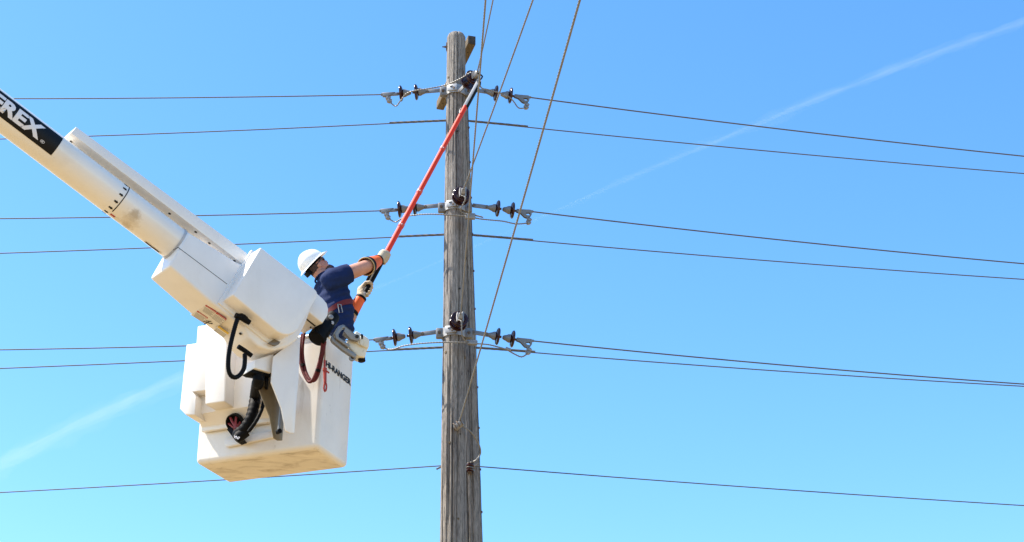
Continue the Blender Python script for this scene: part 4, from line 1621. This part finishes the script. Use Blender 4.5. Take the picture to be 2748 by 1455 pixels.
# trousers
tr_ = B()
section([(hips + Vector((-.10, .03, -.12)), .10, .15, (0, 0, 1)), (hips + Vector((0, 0, .02)), .152, .195, (-.1, 0, 1))], tr_)
for s_, dx in ((-1, -.02), (1, -.08)):
    kn_ = Vector((legx.x - .02 + dx, MY + s_ * .09, N0.z + .55))
    limb([hips + lf * s_ * .085 + Vector((-.13, .05, -.08)), kn_, Vector((legx.x - .05 + dx, MY + s_ * .10, N0.z + .19))], [.100, .082, .07], tr_)
obj('trousers', fuse(tr_, .014, 4), M['jeans'], man, 80)
for s_, dx in ((-1, -.02), (1, -.08)):
    f0 = Vector((legx.x - .05 + dx, MY + s_ * .10, N0.z + .15))
    bm = blob(f0 + fx * .05 - Vector((0, 0, .0)), (fx, lf, (0, 0, 1)), (.14, .055, .05))
    blob(f0 - Vector((0, 0, -.03)), (fx, lf, (0, 0, 1)), (.06, .055, .07), bm)
    obj('boot', fuse(bm, .014, 3), M['brown'], man, 80)
# harness belt, buckle, shoulder strap
bw = []
bcc, bt = P(909, 838), Vector((-.38, 0, 1)).normalized()
f2 = (fx - bt * fx.dot(bt)).normalized()
s2 = bt.cross(f2)
b = B()
rows = []
for dz in (-.024, .024):
    row = []
    for i in range(48):
        a_ = i * 2 * math.pi / 48
        dr_ = f2 * math.cos(a_) + s2 * math.sin(a_)
        o_ = bcc + bt * dz + Vector((0, 0, .05 * math.cos(a_)))
        hit = SHIRT_TREE.ray_cast(o_ + dr_ * .6, -dr_)
        q_ = hit[0] if hit[0] is not None and (hit[0] - o_).length < .24 else o_ + dr_ * .18
        row.append(b.verts.new(q_ + dr_ * .007))
    rows.append(row)
for k in range(48):
    b.faces.new((rows[0][k], rows[0][(k + 1) % 48], rows[1][(k + 1) % 48], rows[1][k]))
bmesh.ops.recalc_face_normals(b, faces=b.faces[:])
bmesh.ops.solidify(b, geom=b.faces[:], thickness=.006)
belt = obj('harness_belt', b, M['red'], man, 60)
hit = SHIRT_TREE.ray_cast(CAM, ray(912, 830).normalized())
bk = (hit[0] if hit[0] is not None else P(913, 832, -.2)) + Vector((0, -.016, 0))
obj('buckle', tube([bk + Vector(v) for v in ((-.02, 0, .045), (.01, 0, .04), (.03, 0, -.04), (0, 0, -.045), (-.02, 0, .045))], .005, 8), M['alu'], belt)
# hard hat
hc = headc + hup * .055 - hdir * .012
bm = B()
rings = []
for i in range(11):
    ph_ = i / 10 * math.pi / 2
    rr_, hh = math.cos(ph_), math.sin(ph_)
    if i == 10:
        rings.append([bm.verts.new(hc + hup * .122)])
    else:
        rings.append([bm.verts.new(hc + hup * .122 * hh + hdir * math.cos(a_) * .140 * rr_ ** .85 + hlat * math.sin(a_) * .116 * rr_ ** .85 + hup * (.006 * max(0, math.cos(3 * a_)) * hh * rr_)) for a_ in [k * 2 * math.pi / 36 for k in range(36)]])
for p, q in zip(rings, rings[1:]):
    for k in range(36):
        j = (k + 1) % 36
        if len(q) == 1:
            bm.faces.new((p[k], p[j], q[0]))
        else:
            bm.faces.new((p[k], p[j], q[j], q[k]))
brim = []
for k in range(36):
    a_ = k * 2 * math.pi / 36
    ext = .022 + .040 * max(0, math.cos(a_)) ** 2 + .012 * max(0, -math.cos(a_)) ** 2
    brim.append(bm.verts.new(hc - hup * (.012 + .010 * math.cos(a_) ** 2) + hdir * math.cos(a_) * (.140 + ext) + hlat * math.sin(a_) * (.116 + ext)))
for k in range(36):
    j = (k + 1) % 36
    bm.faces.new((brim[k], brim[j], rings[0][j], rings[0][k]))
bmesh.ops.recalc_face_normals(bm, faces=bm.faces[:])
bmesh.ops.solidify(bm, geom=bm.faces[:], thickness=.004)
hat = obj('hard_hat', bm, M['hat'], man, 50)
obj('hat_ridge', tube([hc + hup * (.123 * math.sin(t) + .002) + hdir * .139 * math.cos(t) for t in [.35 + i * .12 for i in range(21)]], .007, 8), M['hat'], hat)
# head band and ratchet, hair
bb = [hc - hup * .022 + hdir * math.cos(a_) * .103 + hlat * math.sin(a_) * .086 for a_ in [k * 2 * math.pi / 30 for k in range(31)]]
obj('suspension_band', tube(bb, .014, 8, flat=.4), M['black'], hat)
obj('ratchet', box(hc - hdir * .112 - hup * .055, (hdir, hlat, hup), (.022, .04, .026), .006), M['black'], hat)
hb = blob(headc - hdir * .022 + hup * .022, (hdir, hlat, hup), (.094, .081, .088))
blob(headc - hdir * .06 - hup * .04, (hdir, hlat, hup), (.042, .06, .05), hb)
hairb = fuse(hb, .008, 2, lambda p: noise.noise(p * 60) * .004)
fs = [f for f in hairb.faces if (f.calc_center_median() - headc).dot(hdir) > -.03 and (f.calc_center_median() - headc).dot(hup) < .04]
bmesh.ops.delete(hairb, geom=fs, context='FACES')
obj('hair', hairb, M['beard'], man, 80)
# goatee
bm = blob(headc + hdir * .088 - hup * .098, (hdir, hlat, hup), (.032, .036, .030))
blob(headc + hdir * .103 - hup * .052, (hdir, hlat, hup), (.012, .032, .009), bm)
blob(headc + hdir * .050 - hup * .090, (hdir, hlat, hup), (.055, .060, .026), bm)
obj('beard', fuse(bm, .006, 2, lambda p: noise.noise(p * 70) * .003), M['beard'], man, 80)
# sunglasses
bm = B()
for s_ in (-1, 1):
    blob(headc + hdir * .093 + hlat * s_ * .036 + hup * .004, (hdir * .8 + hlat * s_ * .5, hlat * .8 - hdir * s_ * .5, hup), (.009, .034, .021), bm, 16, 10)
    tube([headc + hdir * .078 + hlat * s_ * .070 + hup * .010, headc + hdir * .02 + hlat * s_ * .083 + hup * .009, headc - hdir * .03 + hlat * s_ * .082 + hup * .002], .006, 8, bm)
obj('sunglasses', bm, M['lens'], man, 60)


# gloves: palm, four fingers and thumb closed round the stick, flared cuff behind
def glove(hand, wrist, elbow, flip, cuff_r0, cuff_r1, cuff_a, cuff_b):
    arm_d = (hand - elbow).normalized()
    side_ = sx.cross(arm_d).normalized()
    # palm sits on the arm side of the stick
    back = (arm_d - sx * arm_d.dot(sx)).normalized()
    bm = B()
    pc_ = hand - back * .050
    blob(pc_, (sx, side_, back), (.062, .046, .032), bm)
    limb([wrist, pc_ - back * .01], [.044, .044], bm)
    for i in range(4):
        o_ = sx * (.050 - .033 * i)
        L_ = (.92, 1.0, .97, .84)[i]
        pts_ = []
        for a_ in (200, 150, 100, 50, 5):
            an = R(a_)
            rr_ = .044 * (1 if a_ > 20 else .9)
            pts_.append(hand + o_ + (back * math.cos(an) + side_ * flip * math.sin(an)) * rr_ * L_)
        limb(pts_, [.0165, .0165, .0155, .0145, .013], bm)
    th = [pc_ + sx * .035 - side_ * flip * .02, hand + sx * .062 - side_ * flip * .036 - back * .015, hand + sx * .075 - side_ * flip * .028 + back * .020, hand + sx * .07 + back * .036]
    limb(th, [.021, .019, .017, .014], bm)
    gl = obj('glove', fuse(bm, .0055, 2, lambda p: noise.noise(p * 45) * .0025), M['glove'], man, 80)
    a_, b_ = elbow.lerp(hand, cuff_a), elbow.lerp(hand, cuff_b)
    ax_ = (b_ - a_)
    L_ = ax_.length
    ob = lathe([(L_ * .18, cuff_r0 * .97), (L_ * .5, (cuff_r0 + cuff_r1) / 2), (L_ * .9, cuff_r1), (L_ * .9, cuff_r1 - .006), (L_ * .5, (cuff_r0 + cuff_r1) / 2 - .006), (L_ * .18, cuff_r0 * .97 - .006), (L_ * .18, cuff_r0 * .97)], a_, ax_, 32)
    bmesh.ops.delete(ob, geom=[f for f in ob.faces if len(f.verts) > 4], context='FACES')
    cu = obj('orange_cuff', ob, M['orange'], gl, 60)
    ob = lathe([(0, cuff_r0), (L_ * .19, cuff_r0 * .985), (L_ * .19, cuff_r0 * .985 - .004), (0, cuff_r0 - .006), (0, cuff_r0)], a_, ax_, 32)
    bmesh.ops.delete(ob, geom=[f for f in ob.faces if len(f.verts) > 4], context='FACES')
    obj('black_band', ob, M['black'], cu, 60)
    rim = [a_ + (frames([a_, b_])[0][1] * math.cos(k * .21) + frames([a_, b_])[0][2] * math.sin(k * .21)) * cuff_r0 for k in range(31)]
    obj('rolled_edge', tube(rim, .006, 8), M['cuffin'], cu)
    obj('wrist_strap', lathe([(0, cuff_r1 + .002), (.0, cuff_r1 + .006), (.022, cuff_r1 + .006), (.022, cuff_r1 + .002)], a_ + ax_ * .86, ax_, 28), M['black'], gl)
    return gl


glove(haR, wrR, elR, -1, .088, .052, .02, .74)
glove(haL, wrL, elL, 1, .068, .048, .18, .78)

# ------------------------------------------------------------------ vapour trail high behind
trail = B()
VY = 2600.0
tp = [(-150, 1316), (0, 1245), (250, 1120), (480, 1018), (760, 885), (1000, 778), (1250, 672), (1500, 562), (1750, 452), (2000, 346), (2250, 243), (2500, 148), (2748, 58), (2950, -20)]
tw = [17, 17, 16, 11, 4, 3, 3, 5, 7, 9, 9, 10, 10, 10]


def trail_part(name, scale, dens, seed, par):
    base_ = resample([at(x, y, VY + i * 6) for i, (x, y) in enumerate(tp)], 9)
    n_ = len(base_)
    fr_ = frames(base_)
    ring0 = None
    b_ = B()
    rings_ = []
    k_ = VY / F * 1.12
    for i, (p, (t, u, v)) in enumerate(zip(base_, fr_)):
        f_ = i / (n_ - 1) * (len(tp) - 1)
        j = min(len(tp) - 2, int(f_))
        w_ = tw[j] + (tw[j + 1] - tw[j]) * (f_ - j)
        ring_ = []
        for q_ in range(12):
            an = q_ / 12 * 2 * math.pi
            nn = 1 + 1.2 * noise.noise(Vector((i * .11 + seed, math.cos(an) * 1.1, math.sin(an) * 1.1))) + .5 * noise.noise(Vector((i * .35 + seed, math.cos(an) * 1.6, math.sin(an) * 1.6 + 9)))
            ring_.append(b_.verts.new(p + (u * math.cos(an) + v * math.sin(an)) * w_ * k_ * scale * max(.08, nn)))
        rings_.append(ring_)
    for a_, c_ in zip(rings_, rings_[1:]):
        for q_ in range(12):
            b_.faces.new((a_[q_], a_[(q_ + 1) % 12], c_[(q_ + 1) % 12], c_[q_]))
    b_.faces.new(rings_[0][::-1])
    b_.faces.new(rings_[-1])
    m = bpy.data.materials.new(name)
    m.use_nodes = True
    t = m.node_tree
    t.nodes.clear()
    v_ = t.nodes.new("ShaderNodeVolumePrincipled")
    v_.inputs['Color'].default_value = (1, 1, 1, 1)
    v_.inputs['Density'].default_value = dens
    v_.inputs['Anisotropy'].default_value = .1
    o_ = t.nodes.new("ShaderNodeOutputMaterial")
    t.links.new(v_.outputs[0], o_.inputs['Volume'])
    return obj(name, b_, m, par, 180)


tro = thing('contrail', at(0, 1245, VY), 'thin white vapour trail slanting up to the right across the blue sky', 'contrail')
trail_part('outer_vapour', 1.6, .0013, 3.0, tro)
trail_part('middle_vapour', .95, .0026, 11.0, tro)
trail_part('core_vapour', .5, .003, 23.0, tro)
trail.free()

scene.cycles.max_bounces = 8
scene.cycles.diffuse_bounces = 4
scene.cycles.volume_bounces = 1
